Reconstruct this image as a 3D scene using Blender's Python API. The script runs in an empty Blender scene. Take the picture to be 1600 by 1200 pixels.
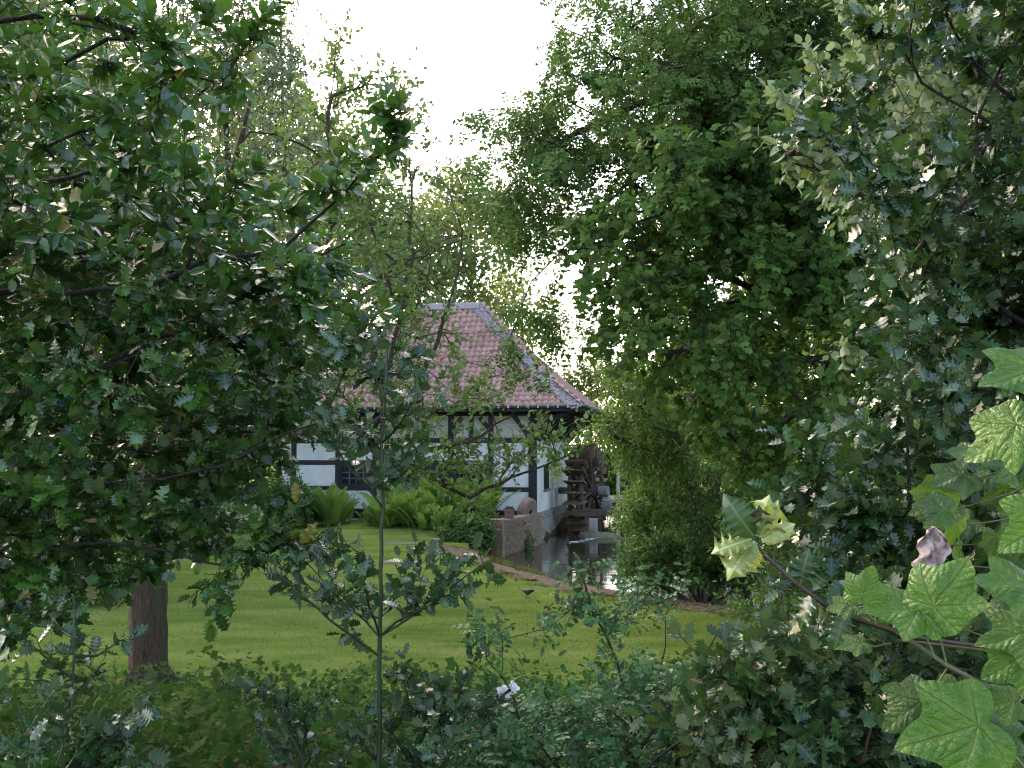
import bpy, bmesh, math, random, time
import numpy as np
from mathutils import Matrix, Vector
T0 = time.time()
rng = np.random.default_rng(7)
random.seed(7)
sc = bpy.context.scene
COL = sc.collection

# ------------------------------------------------------------------ camera
F = 1537.0                       # focal length in pixels of the 1600 px wide photograph
PITCH = math.atan((705 - 600) / F)
CAM = np.array([0.0, 0.0, 2.5])
cd = bpy.data.cameras.new('camera'); cam = bpy.data.objects.new('camera', cd)
COL.objects.link(cam); sc.camera = cam
cd.sensor_width = 36.0; cd.lens = 36.0 * F / 1600.0
cd.clip_start = 0.05; cd.clip_end = 2000
cam.location = CAM; cam.rotation_euler = (math.pi / 2 + PITCH, 0, 0)

# ------------------------------------------------------------------ world, sun, exposure
SUN_EL, SUN_AZ = math.radians(28), math.radians(-38)      # azimuth clockwise from +Y
w = bpy.data.worlds.new('World'); sc.world = w; w.use_nodes = True
wt = w.node_tree
sky = wt.nodes.new('ShaderNodeTexSky'); sky.sky_type = 'NISHITA'; sky.sun_disc = False
sky.sun_elevation = SUN_EL; sky.sun_rotation = SUN_AZ
sky.air_density = 0.5; sky.dust_density = 2.4; sky.ozone_density = 0.0
wt.links.new(sky.outputs[0], wt.nodes['Background'].inputs[0])
wt.nodes['Background'].inputs[1].default_value = 0.15
ld = bpy.data.lights.new('sun', 'SUN'); sun = bpy.data.objects.new('sun', ld); COL.objects.link(sun)
ld.energy = 0.7; ld.angle = math.radians(12); ld.color = (1.0, 0.90, 0.70)
sd = Vector((math.sin(SUN_AZ) * math.cos(SUN_EL), math.cos(SUN_AZ) * math.cos(SUN_EL), math.sin(SUN_EL)))
sun.rotation_euler = (-sd).to_track_quat('-Z', 'Y').to_euler(); sun.location = (0, 0, 60)
sc.view_settings.view_transform = 'Standard'; sc.view_settings.look = 'None'
sc.view_settings.gamma = 1.0; sc.view_settings.use_curve_mapping = False
sc.view_settings.exposure = 3.5
sc.view_settings.use_white_balance = True; sc.view_settings.white_balance_temperature = 7700; sc.view_settings.white_balance_tint = 8
sc.render.engine = 'CYCLES'
cy = sc.cycles
cy.use_denoising = True; cy.denoiser = 'OPENIMAGEDENOISE'; cy.denoising_input_passes = 'RGB_ALBEDO_NORMAL'; cy.denoising_prefilter = 'NONE'; cy.pixel_filter_type = 'BLACKMAN_HARRIS'; cy.filter_width = 1.2; cy.max_bounces = 7; cy.diffuse_bounces = 3; cy.glossy_bounces = 3
cy.transmission_bounces = 3; cy.transparent_max_bounces = 4
cy.sample_clamp_indirect = 3.0; cy.sample_clamp_direct = 12.0; cy.caustics_reflective = False; cy.caustics_refractive = False

# ------------------------------------------------------------------ geometry helpers
cp, sp = math.cos(PITCH), math.sin(PITCH)
def ray(px, py):
    a = (np.asarray(px, float) - 800) / F; b = (600 - np.asarray(py, float)) / F
    return np.stack([a, cp - b * sp, sp + b * cp], -1)
def P(px, py, D):
    """World point seen at photograph pixel (px, py) at ground distance D from the camera."""
    r = ray(px, py)
    return CAM + r * (np.asarray(D, float) / r[..., 1])[..., None]
def G(px, py, z=0.0):
    r = ray(px, py); t = (z - CAM[2]) / r[2]
    return CAM + r * t
def proj(p):
    q = np.asarray(p) - CAM
    zc = q[..., 1] * cp + q[..., 2] * sp; yc = -q[..., 1] * sp + q[..., 2] * cp
    zc = np.where(np.abs(zc) < 1e-6, 1e-6, zc)
    return 800 + F * q[..., 0] / zc, 600 - F * yc / zc, zc
def norm(a):
    return a / np.maximum(np.linalg.norm(a, axis=-1, keepdims=True), 1e-9)
def inpoly(x, y, poly):
    x = np.asarray(x); y = np.asarray(y); r = np.zeros(x.shape, bool)
    n = len(poly)
    for i in range(n):
        x0, y0 = poly[i]; x1, y1 = poly[(i + 1) % n]
        if y0 == y1: continue
        c = ((y0 > y) != (y1 > y)) & (x < (x1 - x0) * (y - y0) / (y1 - y0) + x0)
        r ^= c
    return r
def clump(p, scale, seed):
    g = np.random.default_rng(seed); v = np.zeros(p.shape[:-1])
    for k in range(7):
        d = norm(g.normal(size=3)) * (1 / scale) * g.uniform(3.5, 8.0)
        v += np.sin(p @ d + g.uniform(0, 6.28))
    return v / 7 ** .5
def setp(o, **k):
    for a, b in k.items():
        if b is not None: o[a] = b
    return o
def link(o, parent=None):
    COL.objects.link(o)
    if parent is not None: o.parent = parent
    return o
def thing(name, label, cat, loc=(0, 0, 0), group=None, rz=0.0):
    o = bpy.data.objects.new(name, None); o.location = loc; o.rotation_euler = (0, 0, rz)
    o.empty_display_size = .2; link(o)
    return setp(o, label=label, category=cat, group=group)

class MB:
    """Collects vertices, polygons and per-vertex data, builds one mesh."""
    def __init__(s):
        s.v = []; s.f = []; s.n = 0
    def add(s, v, f):
        v = np.asarray(v, float); s.v.append(v)
        s.f += [tuple(i + s.n for i in q) for q in f]; s.n += len(v)
    def box(s, lo, hi, R=None, o=None):
        x0, y0, z0 = lo; x1, y1, z1 = hi
        v = np.array([(x, y, z) for x in (x0, x1) for y in (y0, y1) for z in (z0, z1)], float)
        if R is not None: v = v @ R.T
        if o is not None: v = v + o
        s.add(v, [(0, 1, 3, 2), (4, 6, 7, 5), (0, 4, 5, 1), (2, 3, 7, 6), (0, 2, 6, 4), (1, 5, 7, 3)])
    def bar(s, a, b, w, h, up=(0, 0, 1)):
        a = np.asarray(a, float); b = np.asarray(b, float); d = b - a; L = np.linalg.norm(d); d = d / L
        u = np.asarray(up, float)
        if abs(d @ u) > .98: u = np.array([1., 0, 0])
        sx = norm(np.cross(d, u)); sz = np.cross(sx, d)
        R = np.stack([sx, d, sz], 1)
        s.box((-w / 2, 0, -h / 2), (w / 2, L, h / 2), R, a)
    def lathe(s, prof, n, o=(0, 0, 0), R=None, cap=True):
        v = []; f = []
        for r, z in prof:
            for k in range(n):
                t = 2 * math.pi * k / n; v.append((r * math.cos(t), r * math.sin(t), z))
        m = len(prof)
        for i in range(m - 1):
            for k in range(n):
                f.append((i * n + k, i * n + (k + 1) % n, (i + 1) * n + (k + 1) % n, (i + 1) * n + k))
        if cap:
            f.append(tuple(reversed(range(n)))); f.append(tuple((m - 1) * n + k for k in range(n)))
        v = np.array(v, float)
        if R is not None: v = v @ np.asarray(R).T
        s.add(v + np.asarray(o, float), f)
    def mesh(s, name, mat=None, smooth=False, bevel=0.0):
        me = bpy.data.meshes.new(name)
        me.from_pydata(np.concatenate(s.v).tolist() if s.v else [], [], s.f)
        if bevel > 0:
            bm = bmesh.new(); bm.from_mesh(me)
            bmesh.ops.bevel(bm, geom=bm.edges[:], offset=bevel, segments=1, affect='EDGES', clamp_overlap=True)
            bm.to_mesh(me); bm.free()
        if mat: me.materials.append(mat)
        if smooth: me.polygons.foreach_set('use_smooth', [True] * len(me.polygons))
        me.update(); return me
    def build(s, name, mat, parent=None, smooth=False, bevel=0.0, kind=None, loc=None):
        o = bpy.data.objects.new(name, s.mesh(name, mat, smooth, bevel)); link(o, parent)
        if kind: o['kind'] = kind
        if loc is not None: o.location = loc
        return o

def tri_mesh(name, V, TR, mat, smooth=True, attr=None, uv=None):
    """Fast triangle mesh from numpy arrays."""
    me = bpy.data.meshes.new(name)
    nv, nt = len(V), len(TR)
    me.vertices.add(nv); me.vertices.foreach_set('co', np.ascontiguousarray(V, np.float32).ravel())
    me.loops.add(nt * 3); me.loops.foreach_set('vertex_index', np.ascontiguousarray(TR, np.int32).ravel())
    me.polygons.add(nt)
    me.polygons.foreach_set('loop_start', np.arange(0, nt * 3, 3, dtype=np.int32))
    if smooth: me.polygons.foreach_set('use_smooth', np.ones(nt, bool))
    me.update(calc_edges=True)
    if attr is not None:
        a = me.attributes.new('rnd', 'FLOAT', 'POINT'); a.data.foreach_set('value', np.ascontiguousarray(attr, np.float32))
    if uv is not None:
        l = me.uv_layers.new(name='leafuv'); l.data.foreach_set('uv', np.ascontiguousarray(uv[TR.ravel()], np.float32).ravel())
    if mat: me.materials.append(mat)
    return me

# ------------------------------------------------------------------ materials
def nmat(name):
    m = bpy.data.materials.new(name); m.use_nodes = True
    nt = m.node_tree; nt.nodes.clear()
    out = nt.nodes.new('ShaderNodeOutputMaterial')
    return m, nt, out
def N(nt, typ, **k):
    n = nt.nodes.new(typ)
    for a, b in k.items(): setattr(n, a, b)
    return n
def mathn(nt, op, a, b=None, c=None):
    n = N(nt, 'ShaderNodeMath', operation=op)
    for i, x in enumerate((a, b, c)):
        if x is None: continue
        if isinstance(x, (int, float)): n.inputs[i].default_value = x
        else: nt.links.new(x, n.inputs[i])
    return n.outputs[0]
def mixc(nt, f, a, b, mode='MIX'):
    n = N(nt, 'ShaderNodeMix', data_type='RGBA', blend_type=mode)
    for i, x in ((0, f), (6, a), (7, b)):
        if isinstance(x, (int, float)): n.inputs[i].default_value = x
        elif isinstance(x, tuple): n.inputs[i].default_value = (*x, 1)
        else: nt.links.new(x, n.inputs[i])
    return n.outputs[2]
def ramp(nt, f, stops, interp='LINEAR'):
    r = N(nt, 'ShaderNodeValToRGB'); r.color_ramp.interpolation = interp
    e = r.color_ramp.elements
    while len(e) < len(stops): e.new(.5)
    for i, (p, c) in enumerate(stops):
        e[i].position = p; e[i].color = (*c, 1) if len(c) == 3 else c
    nt.links.new(f, r.inputs[0]); return r.outputs[0]
def noise(nt, scale, detail=4, rough=.55, vec=None, sx=None, coord='Object'):
    tc = N(nt, 'ShaderNodeTexCoord')
    v = tc.outputs[coord] if vec is None else vec
    if sx:
        mp = N(nt, 'ShaderNodeMapping'); mp.inputs['Scale'].default_value = sx
        nt.links.new(v, mp.inputs[0]); v = mp.outputs[0]
    n = N(nt, 'ShaderNodeTexNoise'); n.inputs['Scale'].default_value = scale
    n.inputs['Detail'].default_value = detail; n.inputs['Roughness'].default_value = rough
    nt.links.new(v, n.inputs['Vector']); return n.outputs['Fac']
def princ(nt, out, rough=.6, spec=.5):
    b = N(nt, 'ShaderNodeBsdfPrincipled'); b.inputs['Roughness'].default_value = rough
    b.inputs['Specular IOR Level'].default_value = spec
    nt.links.new(b.outputs[0], out.inputs[0]); return b
def bump(nt, b, h, strength=.4, dist=.02):
    n = N(nt, 'ShaderNodeBump'); n.inputs['Strength'].default_value = strength; n.inputs['Distance'].default_value = dist
    nt.links.new(h, n.inputs['Height']); nt.links.new(n.outputs[0], b.inputs['Normal']); return n

def leaf_mat(name, stops, rough=.35, trans=.25, tcol=None, under=None, vein=0.0, spec=.5, veincol=(.25, .35, .12), spots=0.0):
    """Leaf: random green per leaf, paler underside, light through the blade, optional pale midrib."""
    m, nt, out = nmat(name)
    at = N(nt, 'ShaderNodeAttribute', attribute_name='rnd'); oi = N(nt, 'ShaderNodeObjectInfo')
    r = mathn(nt, 'FRACT', mathn(nt, 'ADD', at.outputs['Fac'], oi.outputs['Random']))
    c = ramp(nt, r, stops)
    nz = noise(nt, 30, 2, coord='Object')
    c = mixc(nt, mathn(nt, 'MULTIPLY', nz, .35), c, tuple(x * .45 for x in stops[0][1]))
    if vein > 0:
        uv = N(nt, 'ShaderNodeUVMap', uv_map='leafuv'); s = N(nt, 'ShaderNodeSeparateXYZ'); nt.links.new(uv.outputs[0], s.inputs[0])
        ax = mathn(nt, 'ABSOLUTE', s.outputs[0])
        mid = mathn(nt, 'LESS_THAN', ax, .022)
        sv = mathn(nt, 'LESS_THAN', mathn(nt, 'FRACT', mathn(nt, 'MULTIPLY', mathn(nt, 'SUBTRACT', s.outputs[1], mathn(nt, 'MULTIPLY', ax, .8)), 6.5)), .09)
        f = mathn(nt, 'MAXIMUM', mid, mathn(nt, 'MULTIPLY', sv, .12))
        c = mixc(nt, mathn(nt, 'MULTIPLY', f, vein), c, veincol)
    geo = N(nt, 'ShaderNodeNewGeometry')
    if under: c = mixc(nt, mathn(nt, 'MULTIPLY', geo.outputs['Backfacing'], .75), c, under)
    b = N(nt, 'ShaderNodeBsdfPrincipled')
    nt.links.new(c, b.inputs['Base Color'])
    rr = mathn(nt, 'ADD', mathn(nt, 'MULTIPLY', geo.outputs['Backfacing'], .3), rough)
    nt.links.new(rr, b.inputs['Roughness']); b.inputs['Specular IOR Level'].default_value = spec
    t = N(nt, 'ShaderNodeBsdfTranslucent')
    tc = mixc(nt, .55, c, tcol or (.10, .22, .02)); nt.links.new(tc, t.inputs[0])
    mx = N(nt, 'ShaderNodeMixShader'); mx.inputs[0].default_value = trans
    nt.links.new(b.outputs[0], mx.inputs[1]); nt.links.new(t.outputs[0], mx.inputs[2]); nt.links.new(mx.outputs[0], out.inputs[0])
    return m
def plain_mat(name, c1, c2, scale=6, rough=.7, bs=.3, bd=.01, sx=None, spec=.4, detail=5):
    m, nt, out = nmat(name); b = princ(nt, out, rough, spec)
    n = noise(nt, scale, detail, sx=sx)
    oi = N(nt, 'ShaderNodeObjectInfo')
    f = mathn(nt, 'ADD', mathn(nt, 'MULTIPLY', mathn(nt, 'SUBTRACT', n, .5), 1.6), mathn(nt, 'ADD', .3, mathn(nt, 'MULTIPLY', oi.outputs['Random'], .4)))
    nt.links.new(ramp(nt, f, [(0, c1), (1, c2)]), b.inputs['Base Color'])
    if bs: bump(nt, b, n, bs, bd)
    return m
def bark_mat(name, c1, c2, moss=None, sx=(7, 7, 1.2), scale=5):
    m, nt, out = nmat(name); b = princ(nt, out, .85, .25)
    n = noise(nt, scale, 7, .65, sx=sx)
    c = ramp(nt, n, [(.3, c1), (.68, c2)])
    if moss: c = mixc(nt, ramp(nt, noise(nt, 3, 3), [(.45, (0, 0, 0)), (.65, (.8, .8, .8))]), c, moss)
    nt.links.new(c, b.inputs['Base Color']); bump(nt, b, n, 1.0, .05); return m

M = {}
M['bark_dark'] = bark_mat('bark_dark', (.012, .010, .008), (.06, .05, .04))
M['bark_apple'] = bark_mat('bark_apple', (.012, .009, .006), (.125, .075, .045), moss=(.05, .06, .03), sx=(11, 11, 2.2), scale=5)
M['twig_green'] = plain_mat('twig_green', (.010, .018, .007), (.028, .042, .016), 20, .5, .1)
M['twig_brown'] = plain_mat('twig_brown', (.03, .022, .016), (.07, .05, .035), 20, .7, .1)
M['holly'] = leaf_mat('holly_leaf', [(0, (0.008, 0.032, 0.006)), (.45, (0.018, 0.072, 0.009)), (.8, (0.044, 0.128, 0.015)), (.955, (0.064, 0.136, 0.022)), (.968, (0.238, 0.162, 0.025)), (1, (0.187, 0.145, 0.034))],
                      rough=.24, trans=.22, tcol=(.09, .26, .02), under=(.055, .10, .03), vein=.4, veincol=(.10, .17, .05), spec=.5)
M['holly_dark'] = leaf_mat('dark_holly_leaf', [(0, (0.009, 0.034, 0.010)), (.6, (0.018, 0.061, 0.015)), (.95, (0.034, 0.086, 0.020)), (1, (0.066, 0.049, 0.025))],
                      rough=.27, trans=.15, tcol=(.08, .2, .02), under=(.05, .09, .035), vein=.4, veincol=(.09, .15, .05), spec=.5)
M['holly_mixed'] = leaf_mat('mixed_holly_leaf', [(0, (0.012, 0.039, 0.010)), (.5, (0.024, 0.072, 0.015)), (.85, (0.047, 0.106, 0.022)), (.965, (0.085, 0.119, 0.034)), (.975, (0.153, 0.076, 0.021)), (1, (0.111, 0.051, 0.025))],
                      rough=.36, trans=.18, tcol=(.10, .2, .03), under=(.07, .11, .045), vein=.4, veincol=(.12, .18, .07), spec=.45)
M['holly_pale'] = leaf_mat('pale_holly_leaf', [(0, (.16, .22, .05)), (.5, (.28, .33, .09)), (1, (.36, .36, .12))],
                      rough=.3, trans=.25, tcol=(.35, .4, .05), under=(.25, .3, .12), vein=.5, veincol=(.45, .5, .25))
M['apple'] = leaf_mat('apple_leaf', [(0, (0.058, 0.135, 0.022)), (.5, (0.098, 0.208, 0.034)), (.92, (0.164, 0.271, 0.050)), (.96, (0.240, 0.207, 0.068)), (1, (0.218, 0.131, 0.055))],
                      rough=0.6, trans=0.32, tcol=(.16, .24, .03), under=(.15, .20, .11), vein=.3, veincol=(.12, .18, .07), spec=0.12)
M['whitebeam'] = leaf_mat('grey_leaf', [(0, (0.041, 0.075, 0.032)), (.5, (0.064, 0.103, 0.041)), (1, (0.096, 0.142, 0.048))],
                      rough=0.6, trans=.25, tcol=(.16, .26, .04), under=(.24, .29, .20), vein=.4, veincol=(.2, .26, .14), spec=0.12)
M['willow'] = leaf_mat('willow_leaf', [(0, (.085, .125, .065)), (.5, (.13, .175, .095)), (1, (.19, .23, .13))],
                      rough=0.6, trans=.28, tcol=(.16, .22, .08), under=(.22, .27, .18), spec=0.12)
M['ash'] = leaf_mat('ash_leaf', [(0, (.040, .086, .020)), (.5, (.068, .128, .030)), (1, (.105, .175, .044))],
                      rough=0.6, trans=.28, tcol=(.10, .22, .02), under=(.08, .14, .05), spec=0.12)
M['maple'] = leaf_mat('maple_leaf', [(0, (0.028, 0.072, 0.013)), (.5, (0.051, 0.107, 0.020)), (1, (0.084, 0.150, 0.030))],
                      rough=0.6, trans=0.32, tcol=(.12, .27, .02), under=(.07, .12, .05), vein=.15, veincol=(.1, .17, .06), spec=0.12)
M['hazel'] = leaf_mat('hornbeam_leaf', [(0, (.050, .105, .026)), (.5, (.080, .150, .038)), (1, (.12, .19, .055))],
                      rough=0.6, trans=.35, tcol=(.18, .34, .03), under=(.12, .18, .07), spec=0.12)
M['shrub'] = leaf_mat('shrub_leaf', [(0, (0.031, 0.095, 0.017)), (.5, (0.057, 0.150, 0.026)), (1, (0.108, 0.222, 0.038))],
                      rough=0.6, trans=0.25, tcol=(.1, .22, .03), under=(.10, .15, .08), spec=0.12)
M['shrub_light'] = leaf_mat('light_shrub_leaf', [(0, (0.050, 0.120, 0.022)), (.5, (0.080, 0.170, 0.029)), (1, (0.130, 0.230, 0.043))],
                      rough=0.6, trans=.3, tcol=(.16, .32, .04), under=(.12, .2, .08), spec=0.12)
M['rose'] = leaf_mat('rose_leaf', [(0, (0.045, 0.134, 0.043)), (.5, (0.077, 0.201, 0.069)), (1, (0.121, 0.266, 0.086))],
                      rough=0.45, trans=0.22, tcol=(.1, .2, .04), under=(.10, .15, .10), spec=0.25)
M['cover'] = leaf_mat('ground_cover_leaf', [(0, (.013, .046, .009)), (.5, (.026, .076, .014)), (1, (.050, .112, .020))],
                      rough=.6, trans=.22, tcol=(.1, .22, .02), under=(.06, .11, .03), spec=.04)
M['far'] = leaf_mat('far_leaf', [(0, (.045, .085, .025)), (.5, (.075, .12, .038)), (1, (.12, .16, .055))],
                      rough=0.6, trans=.33, tcol=(.2, .26, .06), under=(.12, .17, .07), spec=0.12)
M['fern'] = leaf_mat('fern_frond', [(0, (.14, .25, .035)), (.5, (.20, .34, .055)), (1, (.27, .41, .09))],
                      rough=0.6, trans=.42, tcol=(.2, .36, .05), under=(.12, .2, .07), spec=0.12)

# ------------------------------------------------------------------ leaf templates  (x across, y along, z up; unit length)
def strip_tmpl(ys, ws, ze, zm):
    n = len(ys); V = [(0, 0, 0), (0, 1, zm(1.0))]
    for y in ys: V.append((0, y, zm(y)))
    for s in (1, -1):
        for y, wd, z in zip(ys, ws, ze): V.append((s * wd, y, zm(y) + z))
    Mi = lambda i: 2 + i
    T = []
    for s in (0, 1):
        E_ = lambda i: 2 + n + s * n + i
        def tri(a, b, c): T.append((a, b, c) if s == 0 else (a, c, b))
        tri(0, E_(0), Mi(0))
        for i in range(n - 1):
            tri(Mi(i), E_(i), E_(i + 1)); tri(Mi(i), E_(i + 1), Mi(i + 1))
        tri(Mi(n - 1), E_(n - 1), 1)
    return np.array(V, float), np.array(T, int)
def ring_tmpl(ys, ws, wi, ze, zm):
    n = len(ys); V = [(0, 0, 0), (0, 1, zm(1.0))]; T = []
    for y in ys: V.append((0, y, zm(y)))
    for s in (1, -1):
        for y, q in zip(ys, wi): V.append((s * q, y, zm(y) + .25 * q * q + .012))
        for y, q, z in zip(ys, ws, ze): V.append((s * q, y + .0, zm(y) + z))
    for s in (0, 1):
        A = lambda i: 2 + i
        B = lambda i: 2 + n + s * 2 * n + i
        C = lambda i: 2 + 2 * n + s * 2 * n + i
        def tri(a, b, c): T.append((a, b, c) if s == 0 else (a, c, b))
        tri(0, B(0), A(0)); tri(0, C(0), B(0))
        for i in range(n - 1):
            for p, q in ((A, B), (B, C)): tri(p(i), q(i), q(i + 1)); tri(p(i), q(i + 1), p(i + 1))
        tri(A(n - 1), B(n - 1), 1); tri(B(n - 1), C(n - 1), 1)
    return np.array(V, float), np.array(T, int)
def oval(w=.3, n=4, fold=.05, bow=.12, skew=.9):
    ys = [(i + 1) / (n + 1) for i in range(n)]
    ws = [w * math.sin(math.pi * y ** skew) ** .75 for y in ys]
    return strip_tmpl(ys, ws, [fold * .8 * (1 if i % 2 else 1.2) for i in range(n)], lambda y: -bow * y * y)
def spiny(sp=4, w=.36, sink=.62, wave=.10, bow=.15, seed=0, fine=False):
    """Holly blade: sp spines a side with rounded bays between them."""
    g = random.Random(seed); ys, ws, ze = [], [], []
    prof_ = lambda y: w * math.sin(math.pi * min(.97, y * .9 + .07)) ** .6
    sy = [.14 + .70 * (i + .5) / sp + g.uniform(-.03, .03) for i in range(sp)]
    prev = .03
    for i, y in enumerate(sy):
        for q in ((.25, .6, .88) if fine else (.5,)):
            yy = prev + (y - prev) * q; k = math.sin(math.pi * min(1, q * .9 + .1)) if fine else 1
            ys.append(yy); ws.append(prof_(yy) * (1 - (1 - sink) * k)); ze.append(.02 - .4 * wave * k)
        ys.append(y); ws.append(prof_(y) * g.uniform(1.05, 1.25)); ze.append(wave * g.uniform(.3, 1.1) * (1 if i % 2 else .6) + .03); prev = y
    yy = prev + (1 - prev) * .45; ys.append(yy); ws.append(prof_(yy) * .45); ze.append(0.0)
    if fine: return ring_tmpl(ys, ws, [prof_(y) * sink * .72 * (1 if y < .9 else .6) for y in ys], ze, lambda y: -bow * y * y)
    return strip_tmpl(ys, ws, [z * .6 for z in ze], lambda y: -bow * y * y)
def star_tmpl(lobes, c=(0, .12), droop=.25, ring=None, bulge=0.0):
    """Palmate leaf: fan from the petiole junction; lobes = [(angle from +y in degrees, radius), ...] all round."""
    V = [(c[0], c[1], 0)]; k = len(lobes); T = []
    rings = ring or [1.0]
    for q in rings:
        for a, r in lobes:
            t = math.radians(a); rr = r * q
            V.append((c[0] + rr * math.sin(t), c[1] + rr * math.cos(t), -droop * rr * rr + bulge * math.cos(t * 5) * q * (1 - q)))
    for i in range(k):
        T.append((0, 1 + (i + 1) % k, 1 + i))
    for j in range(len(rings) - 1):
        for i in range(k):
            a, b = 1 + j * k + i, 1 + j * k + (i + 1) % k
            T += [(a, b, b + k), (a, b + k, a + k)]
    return np.array(V, float), np.array(T, int)
MAPLE_LOBES = [(0, .82), (12, .60), (25, .52), (38, .66), (52, .76), (66, .58), (80, .48), (98, .54), (125, .42), (150, .2), (180, .06),
               (210, .2), (235, .42), (262, .54), (280, .48), (294, .58), (308, .76), (322, .66), (335, .52), (348, .60)]
MAPLE_LOW = [(0, .82), (25, .54), (52, .76), (78, .50), (105, .54), (160, .16), (200, .16), (255, .54), (282, .50), (308, .76), (335, .54)]
COVER_LOBES = [(0, .60), (30, .42), (62, .60), (100, .42), (128, .5), (180, .08), (232, .5), (260, .42), (298, .60), (330, .42)]
def pinnate(pairs=4, lw=.075, ll=.30, terminal=True, droop=.25, round_=False):
    V = []; T = []
    def leaflet(o, ang, L, W, z0):
        b = len(V); d = np.array([math.sin(ang), math.cos(ang)]); s = np.array([d[1], -d[0]])
        m = .5 if not round_ else .55
        pts = [o, o + d * L * m + s * W, o + d * L, o + d * L * m - s * W]
        for i, p in enumerate(pts):
            V.append((p[0], p[1], z0 - (.10 * L if i == 2 else 0) + (.03 if i in (1, 3) else 0) - droop * p[1] * p[1] * .6))
        T.append((b, b + 1, b + 2)); T.append((b, b + 2, b + 3))
    for i in range(pairs):
        y = .18 + .62 * i / max(1, pairs - 1); L = ll * (.85 + .3 * math.sin(math.pi * (i + .5) / pairs))
        for s in (1, -1): leaflet(np.array([0, y]), s * math.radians(58 - 6 * i), L, lw, 0)
    if terminal: leaflet(np.array([0, .78]), 0.02, ll * .9, lw * 1.05, 0)
    # thin rachis
    b = len(V)
    for y in (0, .82):
        for x in (-.008, .008): V.append((x, y, -droop * y * y * .6 - .004))
    T += [(b, b + 1, b + 3), (b, b + 3, b + 2)]
    return np.array(V, float), np.array(T, int)
TM = {
 'holly_entire': [oval(.30, 4, .05, .14), oval(.27, 4, .08, .05)],
 'holly_spiny': [spiny(3, .35, .60, .12, .16, 1), spiny(3, .32, .64, .16, .05, 2), spiny(4, .37, .66, .13, .22, 3)],
 'apple': [oval(.29, 3, .07, .22, .85), oval(.33, 3, .03, .1, .8)],
 'willow': [oval(.2, 2, .04, .15)],
 'small': [oval(.30, 2, .05, .12)],
 'maple': [star_tmpl(MAPLE_LOW, droop=.28), star_tmpl(MAPLE_LOW, droop=.55)],
 'maple_fine': [star_tmpl(MAPLE_LOBES, droop=.28, ring=[.5, 1.0]), star_tmpl(MAPLE_LOBES, droop=.5, ring=[.5, 1.0])],
 'cover': [star_tmpl(COVER_LOBES, droop=.25), star_tmpl(COVER_LOBES, droop=-.15)],
 'ash': [pinnate(4, .085, .30), pinnate(3, .10, .32, droop=.6)],
 'rose': [pinnate(2, .14, .34, droop=.1, round_=True), pinnate(3, .12, .28, droop=.3, round_=True)],
 'quad': [oval(.36, 1, .06, .15)],
}
TM['holly_spiny_fine'] = [spiny(3, .35, .60, .13, .18, 4, True), spiny(4, .33, .66, .16, .08, 5, True), spiny(4, .38, .68, .12, .26, 6, True), spiny(3, .32, .58, .18, .12, 7, True)]
TM['holly_entire_fine'] = [oval(.30, 7, .05, .14), oval(.27, 7, .08, .05), oval(.31, 7, .03, .25)]
TM['apple_fine'] = [oval(.29, 6, .07, .22, .85), oval(.33, 6, .03, .1, .8), oval(.3, 6, .12, .3, .85)]

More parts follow.
